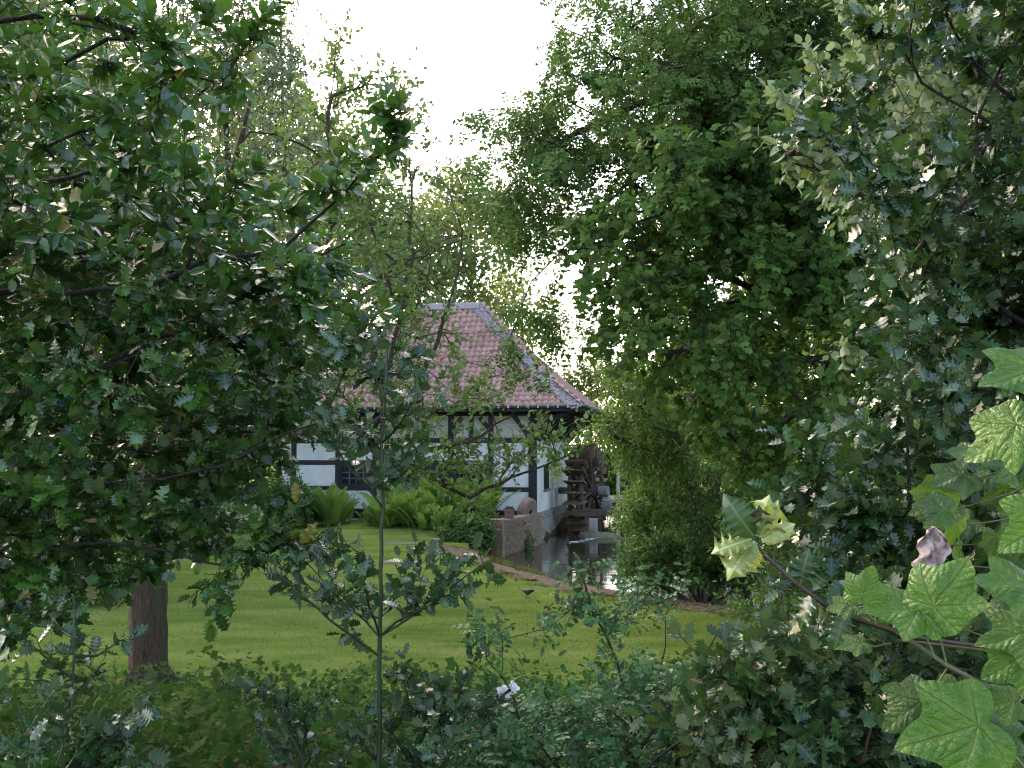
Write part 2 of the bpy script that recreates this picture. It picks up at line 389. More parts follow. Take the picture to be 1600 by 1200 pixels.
# ------------------------------------------------------------------ foliage
def frames(d, n):
    d = norm(d); s = norm(np.cross(d, n)); n = np.cross(s, d); return s, d, n
class Leaves:
    def __init__(s): s.pos = []; s.d = []; s.n = []; s.size = []; s.kind = []
    def add(s, pos, d, n, size, kind):
        s.pos.append(pos); s.d.append(d); s.n.append(n); s.size.append(size); s.kind.append(np.full(len(pos), kind))
    def cat(s):
        return [np.concatenate(x) for x in (s.pos, s.d, s.n, s.size, s.kind)]
TCACHE = {}
def leaf_tmpl_mesh(tm, i, mat):
    k = (tm, i, mat.name)
    if k not in TCACHE:
        V, T = TM[tm][i]; TCACHE[k] = tri_mesh('leaf', V, T, mat, True, None, V[:, :2].copy())
    return TCACHE[k]
def build_leaves(L, tmpls, mat, parent, base, parts=0, fine=None, name='foliage', seed=1, kind='stuff'):
    """Largest leaves in view become parts of their own, the rest one foliage part."""
    g = np.random.default_rng(seed)
    pos, d, n, size, kd = L.cat(); S, Dv, Nv = frames(d, n)
    base = np.asarray(base, float)
    keep = np.ones(len(pos), bool)
    if parts:
        px, py, zc = proj(pos + Dv * size[:, None] * .5)
        ok = (px > 5) & (px < 1595) & (py > 5) & (py < 1195) & (zc > .2)
        face = np.abs(np.sum(Nv * norm(CAM - pos), 1)) * .7 + .3
        score = np.where(ok, size / np.maximum(zc, .1) * face, 0)
        top = np.argsort(-score)[:parts]; top = top[score[top] > 0]
        keep[top] = False
        for i in top:
            tn = (fine or tmpls)[kd[i]]; me = leaf_tmpl_mesh(tn, int(g.integers(len(TM[tn]))), mat)
            o = bpy.data.objects.new('leaf', me); o.parent = parent; z = size[i]; q = pos[i] - base
            s_, d_, n_ = S[i], Dv[i], Nv[i]; wx = g.uniform(.85, 1.15)
            o.matrix_basis = Matrix(((s_[0] * z * wx, d_[0] * z, n_[0] * z, q[0]), (s_[1] * z * wx, d_[1] * z, n_[1] * z, q[1]), (s_[2] * z * wx, d_[2] * z, n_[2] * z, q[2]), (0, 0, 0, 1)))
            COL.objects.link(o)
    VV, TT, RR, UU = [], [], [], []; off = 0
    for k, tn in enumerate(tmpls):
        for vi, (V, T) in enumerate(TM[tn]):
            sel = np.where(keep & (kd == k) & (np.arange(len(pos)) % len(TM[tn]) == vi))[0]
            if len(sel) == 0: continue
            z = size[sel][:, None, None]; wx = g.uniform(.85, 1.15, (len(sel), 1, 1))
            X = pos[sel][:, None, :] - base + z * (V[None, :, 0:1] * wx * S[sel][:, None, :] + V[None, :, 1:2] * Dv[sel][:, None, :] + V[None, :, 2:3] * g.uniform(.5, 1.6, (len(sel), 1, 1)) * Nv[sel][:, None, :])
            VV.append(X.reshape(-1, 3))
            TT.append((T[None] + (np.arange(len(sel)) * len(V))[:, None, None] + off).reshape(-1, 3)); off += len(sel) * len(V)
            RR.append(np.repeat(g.random(len(sel)), len(V))); UU.append(np.tile(V[:, :2], (len(sel), 1)))
    if VV:
        me = tri_mesh(name, np.concatenate(VV), np.concatenate(TT), mat, True, np.concatenate(RR), np.concatenate(UU))
        o = bpy.data.objects.new(name, me); link(o, parent)
        if kind: o['kind'] = kind
        return o

def tubes(chains, name, mat, parent, base):
    """chains: list of (points, radii). One mesh of tapered tubes."""
    VV, TT = [], []; off = 0; base = np.asarray(base, float)
    for pts, rad in chains:
        pts = np.asarray(pts, float); m = len(pts)
        if m < 2: continue
        ns = 3 if rad[0] < .006 else 5 if rad[0] < .03 else 12 if rad[0] < .12 else 36
        t = norm(np.gradient(pts, axis=0))
        a = np.array([0, 0, 1.0]) if abs(t[0][2]) < .9 else np.array([1.0, 0, 0])
        rings = []
        for i in range(m):
            s = norm(np.cross(t[i], a)); u = np.cross(s, t[i]); a = u
            th = np.arange(ns) * 2 * math.pi / ns
            rr = rad[i] * (1 + (.08 * np.sin(th * 3 + i * .7) if ns == 12 else .035 * np.sin(th * 3 + .4 * i) + .035 * np.sin(th * 12 + 2 * math.sin(i * .45)) + rng.normal(size=ns) * .016 if ns == 36 else 0))
            rings.append(pts[i] + np.cos(th)[:, None] * s * np.reshape(rr, (-1, 1)) + np.sin(th)[:, None] * u * np.reshape(rr, (-1, 1)))
        V = np.concatenate(rings); k = np.arange(ns); k2 = (k + 1) % ns
        for i in range(m - 1):
            TT.append(np.stack([k + i * ns, k2 + i * ns, k2 + (i + 1) * ns], 1) + off)
            TT.append(np.stack([k + i * ns, k2 + (i + 1) * ns, k + (i + 1) * ns], 1) + off)
        VV.append(V); off += len(V)
    me = tri_mesh(name, np.concatenate(VV) - base, np.concatenate(TT), mat, True)
    o = bpy.data.objects.new(name, me); return link(o, parent)

def sample(poly, D0, D1, n, gap=-9.0, scale=1.0, seed=1, power=1.0, zs=1.0):
    g = np.random.default_rng(seed); poly = np.array(poly, float); lo, hi = poly.min(0), poly.max(0); out = []; c = 0
    for _ in range(60):
        x = g.uniform(lo[0], hi[0], 4 * n); y = g.uniform(lo[1], hi[1], 4 * n)
        k = inpoly(x, y, poly); x, y = x[k], y[k]
        p = P(x, y, D0 + (D1 - D0) * g.random(len(x)) ** power)
        p = p[clump(p * np.array([1, 1, zs]), scale, seed + 100) > gap]; out.append(p); c += len(p)
        if c >= n: break
    return np.concatenate(out)[:n]

def resample(pl, step, g, jit=.0):
    pl = np.asarray(pl, float); out = [pl[0]]
    for a, b in zip(pl[:-1], pl[1:]):
        k = max(1, int(np.linalg.norm(b - a) / step))
        for i in range(1, k + 1):
            out.append(a + (b - a) * i / k + (g.normal(size=3) * jit if i < k else 0))
    return np.array(out)

def skeleton(limbs, tips, step, seed=1, jit=.02, sag=.0, bend=.8, r_tip=.004, expo=.48):
    """limbs: [(points, r0, r1)], first one from the ground. Each tip joins the nearest wood. Returns chains, tip points, tip directions."""
    g = np.random.default_rng(seed); NMAX = 60000
    pos = np.zeros((NMAX, 3)); dr = np.zeros((NMAX, 3)); par = np.full(NMAX, -1); rad = np.zeros(NMAX); n = 0
    for li, (pl, r0, r1) in enumerate(limbs):
        q = resample(pl, step, g, jit * (.12 if r0 > .07 else 1)); prev = -1
        if li > 0:
            prev = int(np.argmin(np.sum((pos[:n] - q[0]) ** 2, 1)))
            if np.linalg.norm(pos[prev] - q[0]) < step: q = q[1:]
        for i, p in enumerate(q):
            pos[n] = p; par[n] = prev; rad[n] = r0 + (r1 - r0) * i / max(1, len(q) - 1)
            dr[n] = norm(p - pos[prev]) if prev >= 0 else (0, 0, 1); prev = n; n += 1
    if limbs and n > 1: dr[0] = dr[1]
    d0 = np.array([np.min(np.sum((pos[:n] - t) ** 2, 1)) for t in tips]); order = np.argsort(d0)
    tid = []
    for t in tips[order]:
        v = t - pos[:n]; L = np.linalg.norm(v, axis=1) + 1e-6
        c = np.sum(v * dr[:n], 1) / L
        j = int(np.argmin(L * (1 + bend * (1 - c))))
        L = L[j]; k = max(1, int(L / step)); a = pos[j]; ctrl = a + dr[j] * L * .35 + np.array([0, 0, -sag * L])
        prev = j
        for i in range(1, k + 1):
            s = i / k; p = a * (1 - s) ** 2 + ctrl * 2 * s * (1 - s) + t * s * s
            if i < k: p = p + g.normal(size=3) * jit
            pos[n] = p; par[n] = prev; dr[n] = norm(p - pos[prev]); prev = n; n += 1
            if n >= NMAX - 5: break
        tid.append(prev)
    cnt = np.zeros(n)
    cnt[tid] += 1
    for i in range(n - 1, 0, -1):
        if par[i] >= 0: cnt[par[i]] += cnt[i]
    R = np.maximum(r_tip * np.maximum(cnt, .6) ** expo, rad[:n])
    best = {}; 
    for i in range(n):
        p = par[i]
        if p >= 0 and (p not in best or R[i] > R[best[p]]): best[p] = i
    chains = []
    for i in range(n):
        p = par[i]
        if p < 0 or best[p] != i:
            pts, rr = ([pos[p]], [min(R[i], R[p])]) if p >= 0 else ([], [])
            j = i
            while True:
                pts.append(pos[j]); rr.append(R[j])
                if j not in best: break
                j = best[j]
            chains.append((np.array(pts), np.array(rr)))
    tid = np.array(tid)
    return chains, pos[tid], dr[tid]

def shoots(tp, td, L, ns, nl, length, size, kind=0, spread=.6, out=.8, up=.3, nup=.8, nrough=0.6, fwd=.6, back=.5, droop=0.0, seed=1, kinds=None, size_var=.25, wood=None, wr=.002, nvec=(0, 0, 0)):
    """Leafy shoots at the tips of the branches."""
    g = np.random.default_rng(seed)
    tp = np.repeat(tp, ns, 0); td = np.repeat(td, ns, 0); m = len(tp)
    d = norm(td + g.normal(size=(m, 3)) * spread + np.array([0, 0, up - droop]))
    ln = length * g.uniform(.5, 1.25, m)[:, None]
    st = tp - td * ln * back * g.random((m, 1))
    a = norm(np.cross(d, norm(g.normal(size=(m, 3))))); b = np.cross(d, a)
    for k in range(nl):
        t = (k + .6 + g.uniform(-.25, .25, (m, 1))) / nl
        ph = (k * 2.4 + g.uniform(-.4, .4, m))[:, None]
        r = a * np.cos(ph) + b * np.sin(ph)
        p = st + d * ln * t + np.array([0, 0, -1]) * droop * ln * t * t * .6
        ld = norm(d * (fwd + .6 * (t > .8)) + r * out + np.array([0, 0, -.6]) * droop)
        nn = norm(np.array(nvec) + np.array([0, 0, 1.0]) * nup + d * .25 - r * .1 + g.normal(size=(m, 3)) * nrough)
        sz = size * g.uniform(1 - size_var, 1 + size_var, m) * (1 - .35 * np.abs(t[:, 0] - .55))
        if kinds is None: L.add(p, ld, nn, sz, kind)
        else:
            kk = kinds(p)
            for q in np.unique(kk):
                e = kk == q; L.add(p[e], ld[e], nn[e], sz[e], int(q))
    if wood is not None:
        e = st + d * ln * .95 + np.array([0, 0, -1]) * droop * ln * .5
        mid = st + d * ln * .5 + np.array([0, 0, -1]) * droop * ln * .15
        for i in range(m): wood.append((np.array([st[i], mid[i], e[i]]), np.array([wr * 1.3, wr, wr * .6])))

def plant(name, label, cat, base, limbs, tips, step, tmpls, mat, bark, sk, sh, parts=0, fine=None, group=None, woodname='branches', extra=None, seed=1, leafwood=True):
    root = thing(name, label, cat, tuple(base), group)
    chains, tp, td = skeleton(limbs, tips, step, seed=seed, **sk)
    L = Leaves(); wd = [] if leafwood else None
    for s in (sh if isinstance(sh, list) else [sh]): shoots(tp, td, L, seed=seed + 3, wood=wd, **s)
    if extra: extra(L)
    tubes(chains + (wd or []), woodname, bark, root, base)
    build_leaves(L, tmpls, mat, root, base, parts, fine, seed=seed)
    return root

exec_time = lambda s: print('T %-20s %.1f' % (s, time.time() - T0))
#%%TERRAIN
# ------------------------------------------------------------------ ground, pond, lawn
NEAR = [G(775, 880), G(820, 893), G(890, 911), G(960, 922), G(1060, 938), G(1150, 950), G(1260, 962), G(1420, 975)]
POND = [(-1.35, 28.5), (-.95, 25.5)] + [(q[0], q[1]) for q in NEAR] + [(13, 12), (19, 15), (13, 19), (9.5, 24), (7.6, 30), (6.6, 38), (6.2, 54), (4.9, 54), (2.6, 42.0), (.86, 33.9), (.86, 32.75), (-.41, 28.75)]
POND = np.array(POND)
def pond_dist(x, y):
    """Signed distance to the pond edge, negative inside."""
    x = np.asarray(x, float); y = np.asarray(y, float); d = np.full(x.shape, 1e9); n = len(POND)
    for i in range(n):
        a, b = POND[i], POND[(i + 1) % n]; ab = b - a
        t = np.clip(((x - a[0]) * ab[0] + (y - a[1]) * ab[1]) / (ab @ ab), 0, 1)
        d = np.minimum(d, np.hypot(x - a[0] - ab[0] * t, y - a[1] - ab[1] * t))
    return np.where(inpoly(x, y, POND), -d, d)
def sstep(a, b, x):
    t = np.clip((x - a) / (b - a), 0, 1); return t * t * (3 - 2 * t)
WATER = -.55
def ground_z(x, y):
    x = np.asarray(x, float); y = np.asarray(y, float)
    z = 1.0 * (1 - sstep(3.5, 10.2, y))
    z = z + .14 * sstep(-6.2, -5.0, x) * (1 - sstep(-.5, .1, x)) * sstep(28.6, 30.2, y) * (1 - sstep(45, 48, y))     # raised terrace by the house
    z = z + .35 * sstep(.05, .5, x) * sstep(33.6, 34.2, y) * 0
    pd = pond_dist(x, y)
    z = z - (1.3 + z) * (1 - sstep(-.35, .03, pd))
    far = np.hypot(x, y - 30)
    return z + .6 * sstep(60, 160, far)
gx = np.unique(np.concatenate([np.linspace(-400, -40, 14), np.arange(-40, -12, 1.4), np.arange(-12, 14, .3), np.arange(14, 40, 1.3), np.linspace(40, 400, 14)]))
gy = np.unique(np.concatenate([np.linspace(-120, -6, 10), np.arange(-6, 12, .4), np.arange(12, 36, .3), np.arange(36, 70, 1.2), np.linspace(70, 700, 18)]))
X, Y = np.meshgrid(gx, gy); Z = ground_z(X, Y)
V = np.stack([X, Y, Z], -1).reshape(-1, 3); nx, ny = len(gx), len(gy)
i, j = np.meshgrid(np.arange(nx - 1), np.arange(ny - 1)); a = (j * nx + i).ravel()
T = np.concatenate([np.stack([a, a + 1, a + nx + 1], 1), np.stack([a, a + nx + 1, a + nx], 1)])
m, nt, out = nmat('lawn'); b = princ(nt, out, .9, .0)
n1 = noise(nt, .7, 6, .66, sx=(.8, 1.8, 1)); n2 = noise(nt, 4, 6, .72, sx=(.45, 2.0, 1)); n3 = noise(nt, 70, 3, .7)
c = ramp(nt, n1, [(.34, (.062, .108, .019)), (.5, (.106, .152, .033)), (.64, (.165, .194, .058))])
c = mixc(nt, ramp(nt, n2, [(.48, (0, 0, 0)), (.72, (.8, .8, .8))]), c, (.145, .145, .055))
c = mixc(nt, ramp(nt, n3, [(.35, (.4, .4, .4)), (.62, (0, 0, 0))]), c, (.05, .10, .018))
tc = N(nt, 'ShaderNodeTexCoord'); sep = N(nt, 'ShaderNodeSeparateXYZ'); nt.links.new(tc.outputs['Object'], sep.inputs[0])
far = mathn(nt, 'GREATER_THAN', sep.outputs[1], 44.0); low = mathn(nt, 'LESS_THAN', sep.outputs[2], -.13)
near = mathn(nt, 'LESS_THAN', mathn(nt, 'ADD', sep.outputs[1], mathn(nt, 'MULTIPLY', n2, 1.6)), 10.4)
soilc = ramp(nt, n3, [(.3, (.03, .022, .014)), (.7, (.085, .06, .035))])
c = mixc(nt, mathn(nt, 'MAXIMUM', low, near), c, soilc)
nt.links.new(c, b.inputs['Base Color']); bump(nt, b, n3, .4, .015); M['lawn'] = m
o = link(bpy.data.objects.new('lawn', tri_mesh('lawn', V, T, M['lawn'])));
o['kind'] = 'structure'

# water
m, nt, out = nmat('water'); b = princ(nt, out, .05, .5); b.inputs['Base Color'].default_value = (.022, .022, .013, 1); b.inputs['IOR'].default_value = 1.33
n1 = noise(nt, 2.2, 3, .5, sx=(.5, 1.6, 1)); bump(nt, b, n1, .10, .05); M['water'] = m
mb = MB(); mb.add([(-2, 10, WATER), (24, 10, WATER), (24, 60, WATER), (-2, 60, WATER)], [(0, 1, 2, 3)])
wo = mb.build('pond_water', M['water']); wo['kind'] = 'structure'

# strip of bare soil and leaf litter between lawn and pond
M['soil'] = plain_mat('soil', (.022, .015, .009), (.10, .064, .034), 22, .9, .8, .03, detail=7)
edge = [G(640, 856), G(700, 867), G(760, 888), G(820, 908), G(905, 928), G(960, 937), G(1060, 952), G(1150, 964), G(1260, 976)]
edge = resample(edge, .25, rng)[:, :2]; tg = norm(np.gradient(edge, axis=0)); nr = np.stack([-tg[:, 1], tg[:, 0]], 1)
nr[nr[:, 1] < 0] *= -1
VV = []; K = 7
for k in range(K):
    s = k / (K - 1); wdt = np.interp(np.arange(len(edge)), [0, len(edge) * .2, len(edge)], [1.3, 1.0, .85])
    q = edge + nr * (s * (wdt - .12) + (.16 * clump(np.c_[edge, edge[:, :1] * 0], .5, 31) if k in (0, K - 1) else 0))[:, None] + rng.normal(size=edge.shape) * .03
    z = ground_z(q[:, 0], q[:, 1]) + (.006 if k in (0, K - 1) else .015 + .02 * rng.random(len(edge)))
    VV.append(np.c_[q, z])
V = np.concatenate(VV); ne = len(edge); TT = []
for k in range(K - 1):
    a = k * ne + np.arange(ne - 1); TT += [np.stack([a, a + 1, a + ne + 1], 1), np.stack([a, a + ne + 1, a + ne], 1)]
o = link(bpy.data.objects.new('soil_edge_path', tri_mesh('soil_edge_path', V, np.concatenate(TT), M['soil'], False))); o['kind'] = 'structure'
# fallen leaves on it
L = Leaves(); k = 2600; ii = rng.integers(0, ne, k); s = rng.random(k) * 1.1 - .15
q = edge[ii] + nr[ii] * s[:, None] * np.where(ii < ne * .2, 1.2, .85)[:, None] + rng.normal(size=(k, 2)) * .05
L.add(np.c_[q, ground_z(q[:, 0], q[:, 1]) + .02 + .02 * rng.random(k)], rng.normal(size=(k, 3)) * (1, 1, .2), np.array([0, 0, 1]) + rng.normal(size=(k, 3)) * .35, rng.uniform(.02, .07, k) * rng.uniform(.5, 1, k), 0)
M['litter'] = leaf_mat('litter_leaf', [(0, (.035, .022, .012)), (.5, (.09, .055, .026)), (.8, (.15, .10, .05)), (1, (.05, .08, .025))], rough=.8, trans=.1, spec=.2)
k2 = 700; q = np.r_[np.c_[rng.normal(-4.0, .9, 500), rng.normal(10.4, .7, 500)], np.c_[rng.uniform(-6, 3, 200), rng.uniform(10, 20, 200)]]
L.add(np.c_[q, ground_z(q[:, 0], q[:, 1]) + .02], rng.normal(size=(k2, 3)) * (1, 1, .2), np.array([0, 0, 1]) + rng.normal(size=(k2, 3)) * .35, rng.uniform(.02, .05, k2), 0)
build_leaves(L, ['small'], M['litter'], None, (0, 0, 0), name='fallen_leaves')

# grass blades (short, mown)
k = 110000; y = 9.6 + 9 * rng.random(k) ** 1.7; x = (rng.random(k) - .5) * 1.15 * y
keep = (pond_dist(x, y) > .7) & (x < 8); x, y = x[keep], y[keep]; k = len(x); z = ground_z(x, y)
h = rng.uniform(.010, .026, k); an = rng.uniform(0, 6.28, k); lean = rng.normal(size=(k, 2)) * .015; wd_ = .0022 + .00012 * y
A = np.c_[x - np.cos(an) * wd_, y - np.sin(an) * wd_, z - .004]; B = np.c_[x + np.cos(an) * wd_, y + np.sin(an) * wd_, z - .004]; C_ = np.c_[x + lean[:, 0], y + lean[:, 1], z + h]
V = np.stack([A, B, C_], 1).reshape(-1, 3); T = np.arange(3 * k).reshape(-1, 3)
M['grass'] = leaf_mat('grass_blade', [(0, (.07, .12, .026)), (.6, (.11, .155, .042)), (.9, (.155, .185, .065)), (1, (.22, .2, .10))], rough=.9, trans=.5, tcol=(.16, .22, .04), spec=.0)
o = link(bpy.data.objects.new('grass', tri_mesh('grass', V, T, M['grass'], False, np.repeat(clump(np.c_[x, y, 0 * x], .6, 5) * .10 + .4 + rng.random(k) * .25, 3)))); o['kind'] = 'stuff'
k = 5200; ii = rng.integers(0, ne, k); s = np.where(rng.random(k) < .55, rng.normal(.98, .07, k), rng.normal(-.06, .05, k)); q = edge[ii] + nr[ii] * s[:, None] * .95 + rng.normal(size=(k, 2)) * .06
q = q[clump(np.c_[q, q[:, :1] * 0], .7, 17) > -.3]; k = len(q); h = rng.uniform(.03, .11, k); an = rng.uniform(0, 6.28, k); ln = rng.normal(size=(k, 2)) * .04; z = np.maximum(ground_z(q[:, 0], q[:, 1]), -.08)
A = np.c_[q[:, 0] - np.cos(an) * .006, q[:, 1] - np.sin(an) * .006, z - .01]; B = np.c_[q[:, 0] + np.cos(an) * .006, q[:, 1] + np.sin(an) * .006, z - .01]; C_ = np.c_[q + ln, z + h]
o = link(bpy.data.objects.new('grass_fringe', tri_mesh('grass_fringe', np.stack([A, B, C_], 1).reshape(-1, 3), np.arange(3 * k).reshape(-1, 3), M['grass'], False, np.repeat(.2 + rng.random(k) * .7, 3)))); o['kind'] = 'stuff'
exec_time('terrain')
# ------------------------------------------------------------------ the mill house
ANG = math.radians(11)
HU = np.array([math.cos(ANG), -math.sin(ANG), 0]); HV = np.array([math.sin(ANG), math.cos(ANG), 0]); HZ = np.array([0, 0, 1.0])
HO = np.array([P(838, 705, 34.0)[0], 34.0, 0.0])
RZ = -ANG
def H(u, v, z): return HO + HU * u + HV * v + HZ * z
def facade(px, py):
    """(u, z) on the front wall plane under a photograph pixel."""
    r = ray(px, py); nrm = -HV; t = ((HO - CAM) @ nrm) / (r @ nrm); q = CAM + r * t
    return (q - HO) @ HU, q[2]
def sidew(px, py):
    r = ray(px, py); t = ((HO - CAM) @ HU) / (r @ HU); q = CAM + r * t
    return (q - HO) @ HV, q[2]
# whitewashed brick: courses in relief, small stains
m, nt, out = nmat('white_brick'); b = princ(nt, out, .75, .3)
tc = N(nt, 'ShaderNodeTexCoord'); sepx = N(nt, 'ShaderNodeSeparateXYZ'); nt.links.new(tc.outputs['Object'], sepx.inputs[0])
cmb = N(nt, 'ShaderNodeCombineXYZ'); nt.links.new(mathn(nt, 'ADD', sepx.outputs[0], sepx.outputs[1]), cmb.inputs[0]); nt.links.new(sepx.outputs[2], cmb.inputs[1])
br = N(nt, 'ShaderNodeTexBrick'); nt.links.new(cmb.outputs[0], br.inputs['Vector']); br.inputs['Scale'].default_value = 1
br.inputs['Brick Width'].default_value = .24; br.inputs['Row Height'].default_value = .075; br.inputs['Mortar Size'].default_value = .007; br.inputs['Mortar Smooth'].default_value = .4
br.inputs['Color1'].default_value = (.66, .65, .63, 1); br.inputs['Color2'].default_value = (.61, .60, .58, 1); br.inputs['Mortar'].default_value = (.55, .54, .52, 1)
n1 = noise(nt, 1.3, 6, .65, sx=(1, 1, .6)); n2 = noise(nt, 9, 5, .7)
c = mixc(nt, ramp(nt, n1, [(.40, (0, 0, 0)), (.72, (.65, .65, .65))]), br.outputs[0], (.40, .39, .34))
c = mixc(nt, ramp(nt, n2, [(.62, (0, 0, 0)), (.78, (.5, .5, .5))]), c, (.45, .38, .30))
low = ramp(nt, mathn(nt, 'ADD', sepx.outputs[2], mathn(nt, 'MULTIPLY', n1, .8)), [(.35, (.55, .55, .55)), (1.0, (0, 0, 0))])
c = mixc(nt, low, c, (.42, .43, .36)); nt.links.new(c, b.inputs['Base Color'])
bump(nt, b, mathn(nt, 'ADD', mathn(nt, 'MULTIPLY', br.outputs['Fac'], -1.0), mathn(nt, 'MULTIPLY', n2, .6)), .8, .012); M['white_brick'] = m
m2 = M['white_brick'].copy(); m2.name = 'darker_brick'; M['darker_brick'] = m2  # darker, yellower copy of the white brick for the topmost panels and the pillar
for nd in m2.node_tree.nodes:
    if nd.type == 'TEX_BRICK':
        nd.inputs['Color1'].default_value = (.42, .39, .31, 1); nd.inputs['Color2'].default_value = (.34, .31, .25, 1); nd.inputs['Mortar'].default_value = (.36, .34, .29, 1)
M['timber'] = plain_mat('black_timber', (.003, .003, .004), (.013, .012, .015), 4, .6, .5, .01, sx=(6, 6, 1))
m, nt, out = nmat('roof_tile'); b = princ(nt, out, .6, .3)
tcg = N(nt, 'ShaderNodeNewGeometry'); n1 = noise(nt, 1.1, 5, .65, vec=tcg.outputs['Position']); n2 = noise(nt, 14, 4, .6, vec=tcg.outputs['Position']); oi = N(nt, 'ShaderNodeObjectInfo')
wn = N(nt, 'ShaderNodeTexVoronoi'); wn.inputs['Scale'].default_value = 3.6; nt.links.new(tcg.outputs['Position'], wn.inputs['Vector']); sx_ = N(nt, 'ShaderNodeSeparateColor'); nt.links.new(wn.outputs['Color'], sx_.inputs[0])
c = ramp(nt, mathn(nt, 'ADD', mathn(nt, 'MULTIPLY', n2, .75), mathn(nt, 'MULTIPLY', sx_.outputs[0], .25)), [(.25, (.28, .145, .12)), (.5, (.39, .215, .18)), (.75, (.47, .285, .245))])
c = mixc(nt, ramp(nt, n1, [(.5, (0, 0, 0)), (.72, (.6, .6, .6))]), c, (.13, .10, .08)); nt.links.new(c, b.inputs['Base Color']); bump(nt, b, n2, .3, .006); M['tile'] = m
M['tile_deck'] = plain_mat('roof_deck', (.10, .05, .04), (.16, .08, .06), 5, .8, .2)
M['slate'] = plain_mat('slate', (.045, .052, .068), (.13, .145, .175), 12, .45, .2, .004)
M['zinc'] = plain_mat('zinc_gutter', (.05, .06, .065), (.14, .15, .15), 3, .4, .2, .004)
M['pale_metal'] = plain_mat('pale_metal', (.32, .33, .33), (.5, .5, .48), 8, .5, 0)
M['concrete'] = plain_mat('stained_concrete', (.09, .08, .065), (.36, .33, .28), 2.2, .85, .5, .02, detail=8)
M['old_wood'] = plain_mat('wet_wood', (.012, .009, .007), (.085, .055, .038), 3, .75, .6, .012, sx=(2, 2, 2))
M['paddle_wood'] = plain_mat('paddle_wood', (.05, .033, .024), (.19, .115, .075), 4, .7, .6, .01)
M['stone'] = plain_mat('grey_stone', (.06, .06, .055), (.17, .165, .15), 6, .8, .5, .01)
M['redstone'] = plain_mat('red_sandstone', (.10, .062, .050), (.25, .16, .125), 7, .85, .6, .012, detail=8)
M['brick'] = plain_mat('old_brick', (.06, .045, .034), (.32, .21, .13), 8, .85, .6, .008)
M['mortar'] = plain_mat('mortar', (.16, .13, .10), (.28, .24, .19), 14, .9, .4, .01)
M['moss_stone'] = plain_mat('mossy_stone', (.045, .055, .02), (.22, .19, .13), 4, .9, .7, .02)
m, nt, out = nmat('window_glass'); b = princ(nt, out, .06, .5); b.inputs['Base Color'].default_value = (.012, .014, .018, 1); M['glass'] = m
m, nt, out = nmat('black_feather'); b = princ(nt, out, .45, .4); b.inputs['Base Color'].default_value = (.008, .008, .009, 1); M['feather'] = m

def hobj(mb, name, mat, parent, **k): return mb.build(name, mat, parent, **k)      # geometry in house axes
house = thing('mill_house', 'white half-timbered mill house with red pantiled hip roof beside the pond', 'house', tuple(HO), None, RZ)
zb = .22                                                        # top of sill
def gab(lo, hi, bev=.0):
    mb = MB(); mb.box(lo, hi); return mb
EZ = 4.02                                                       # eaves
WL, WD = -9.35, 8.2
# walls (core) 
mb = MB(); mb.box((WL, .10, -.5), (-.10, WD, EZ + .45)); hobj(mb, 'wall_core', M['timber'], house)
mb = MB(); mb.box((-.098, .0, -.05), (.0, WD, EZ + .30)); hobj(mb, 'side_wall', M['white_brick'], house)
mb = MB(); mb.box((-.10, -.03, -.9), (.16, WD - .4, .12)); mb.box((-.10, -.03, .12), (.10, WD - .4, .36)); hobj(mb, 'concrete_plinth', M['concrete'], house, bevel=.02)
mb = MB(); mb.box((WL, -.06, -.4), (-.12, .098, .10)); hobj(mb, 'white_plinth', M['white_brick'], house)
mb = MB(); mb.box((WL, -.16, -.4), (-6.2, -.062, -.02)); hobj(mb, 'grey_plinth', M['stone'], house)
U = lambda px: facade(px, 740)[0]
Zf = lambda py, px=760: facade(px, py)[1]
posts = [(826, 841), (763, 771), (700, 709), (582, 590), (524, 531), (455, 463)]
pu = [(U(a), U(b)) for a, b in posts]; pu[0] = (U(826), .012)
zs = {'sill': (Zf(804), Zf(797)), 'rail': (Zf(768), Zf(761)), 'mid': (Zf(727), Zf(719.5)), 'top': (Zf(692), Zf(684)), 'plate': (Zf(650), EZ + .2)}
PF, PB = -.035, .10                                             # beam face / back
for a, bb in pu:
    mb = MB(); mb.box((a, PF, zs['sill'][1] - .2), (bb, PB, EZ + .2)); hobj(mb, 'timber_post', M['timber'], house, bevel=.006)
for k in ('sill', 'top', 'plate'):
    mb = MB(); mb.box((WL, PF + .004, zs[k][0]), (-.004, PB - .004, zs[k][1])); hobj(mb, 'timber_beam', M['timber'], house, bevel=.006)
mb = MB(); mb.box((WL, PF + .006, zs['mid'][0]), (pu[1][1] - .01, PB - .003, zs['mid'][1])); hobj(mb, 'timber_beam', M['timber'], house, bevel=.006)
for a, bb in ((WL, pu[1][1] - .02), (pu[1][1] - .02, pu[0][0] + .02)):
    mb = MB(); mb.box((a, PF + .008, zs['rail'][0]), (bb, PB - .002, zs['rail'][1])); hobj(mb, 'timber_beam', M['timber'], house, bevel=.006)
def short_post(px0, px1, z0, z1):
    mb = MB(); mb.box((U(px0), PF + .01, z0), (U(px1), PB - .005, z1)); hobj(mb, 'timber_post', M['timber'], house, bevel=.006)
zu0, zu1 = zs['top'][1] - .02, zs['plate'][0] + .02
for a, bb in ((733, 740), (660, 667), (556, 563), (490, 497)): short_post(a, bb, zu0, zu1)
def brace(px0, py0, px1, py1, w=.16):
    (u0, z0), (u1, z1) = facade(px0, py0), facade(px1, py1)
    mb = MB(); pts = [np.array([u0, 0, z0]), np.array([(u0 + u1) / 2 - .06 * np.sign(u0 - u1), 0, (z0 + z1) / 2 - .05]), np.array([u1, 0, z1])]
    for p, q in zip(pts[:-1], pts[1:]): mb.bar(p + (0, -.0, 0), q, .07, w, up=(0, 0, 1))
    hobj(mb, 'timber_brace', M['timber'], house)
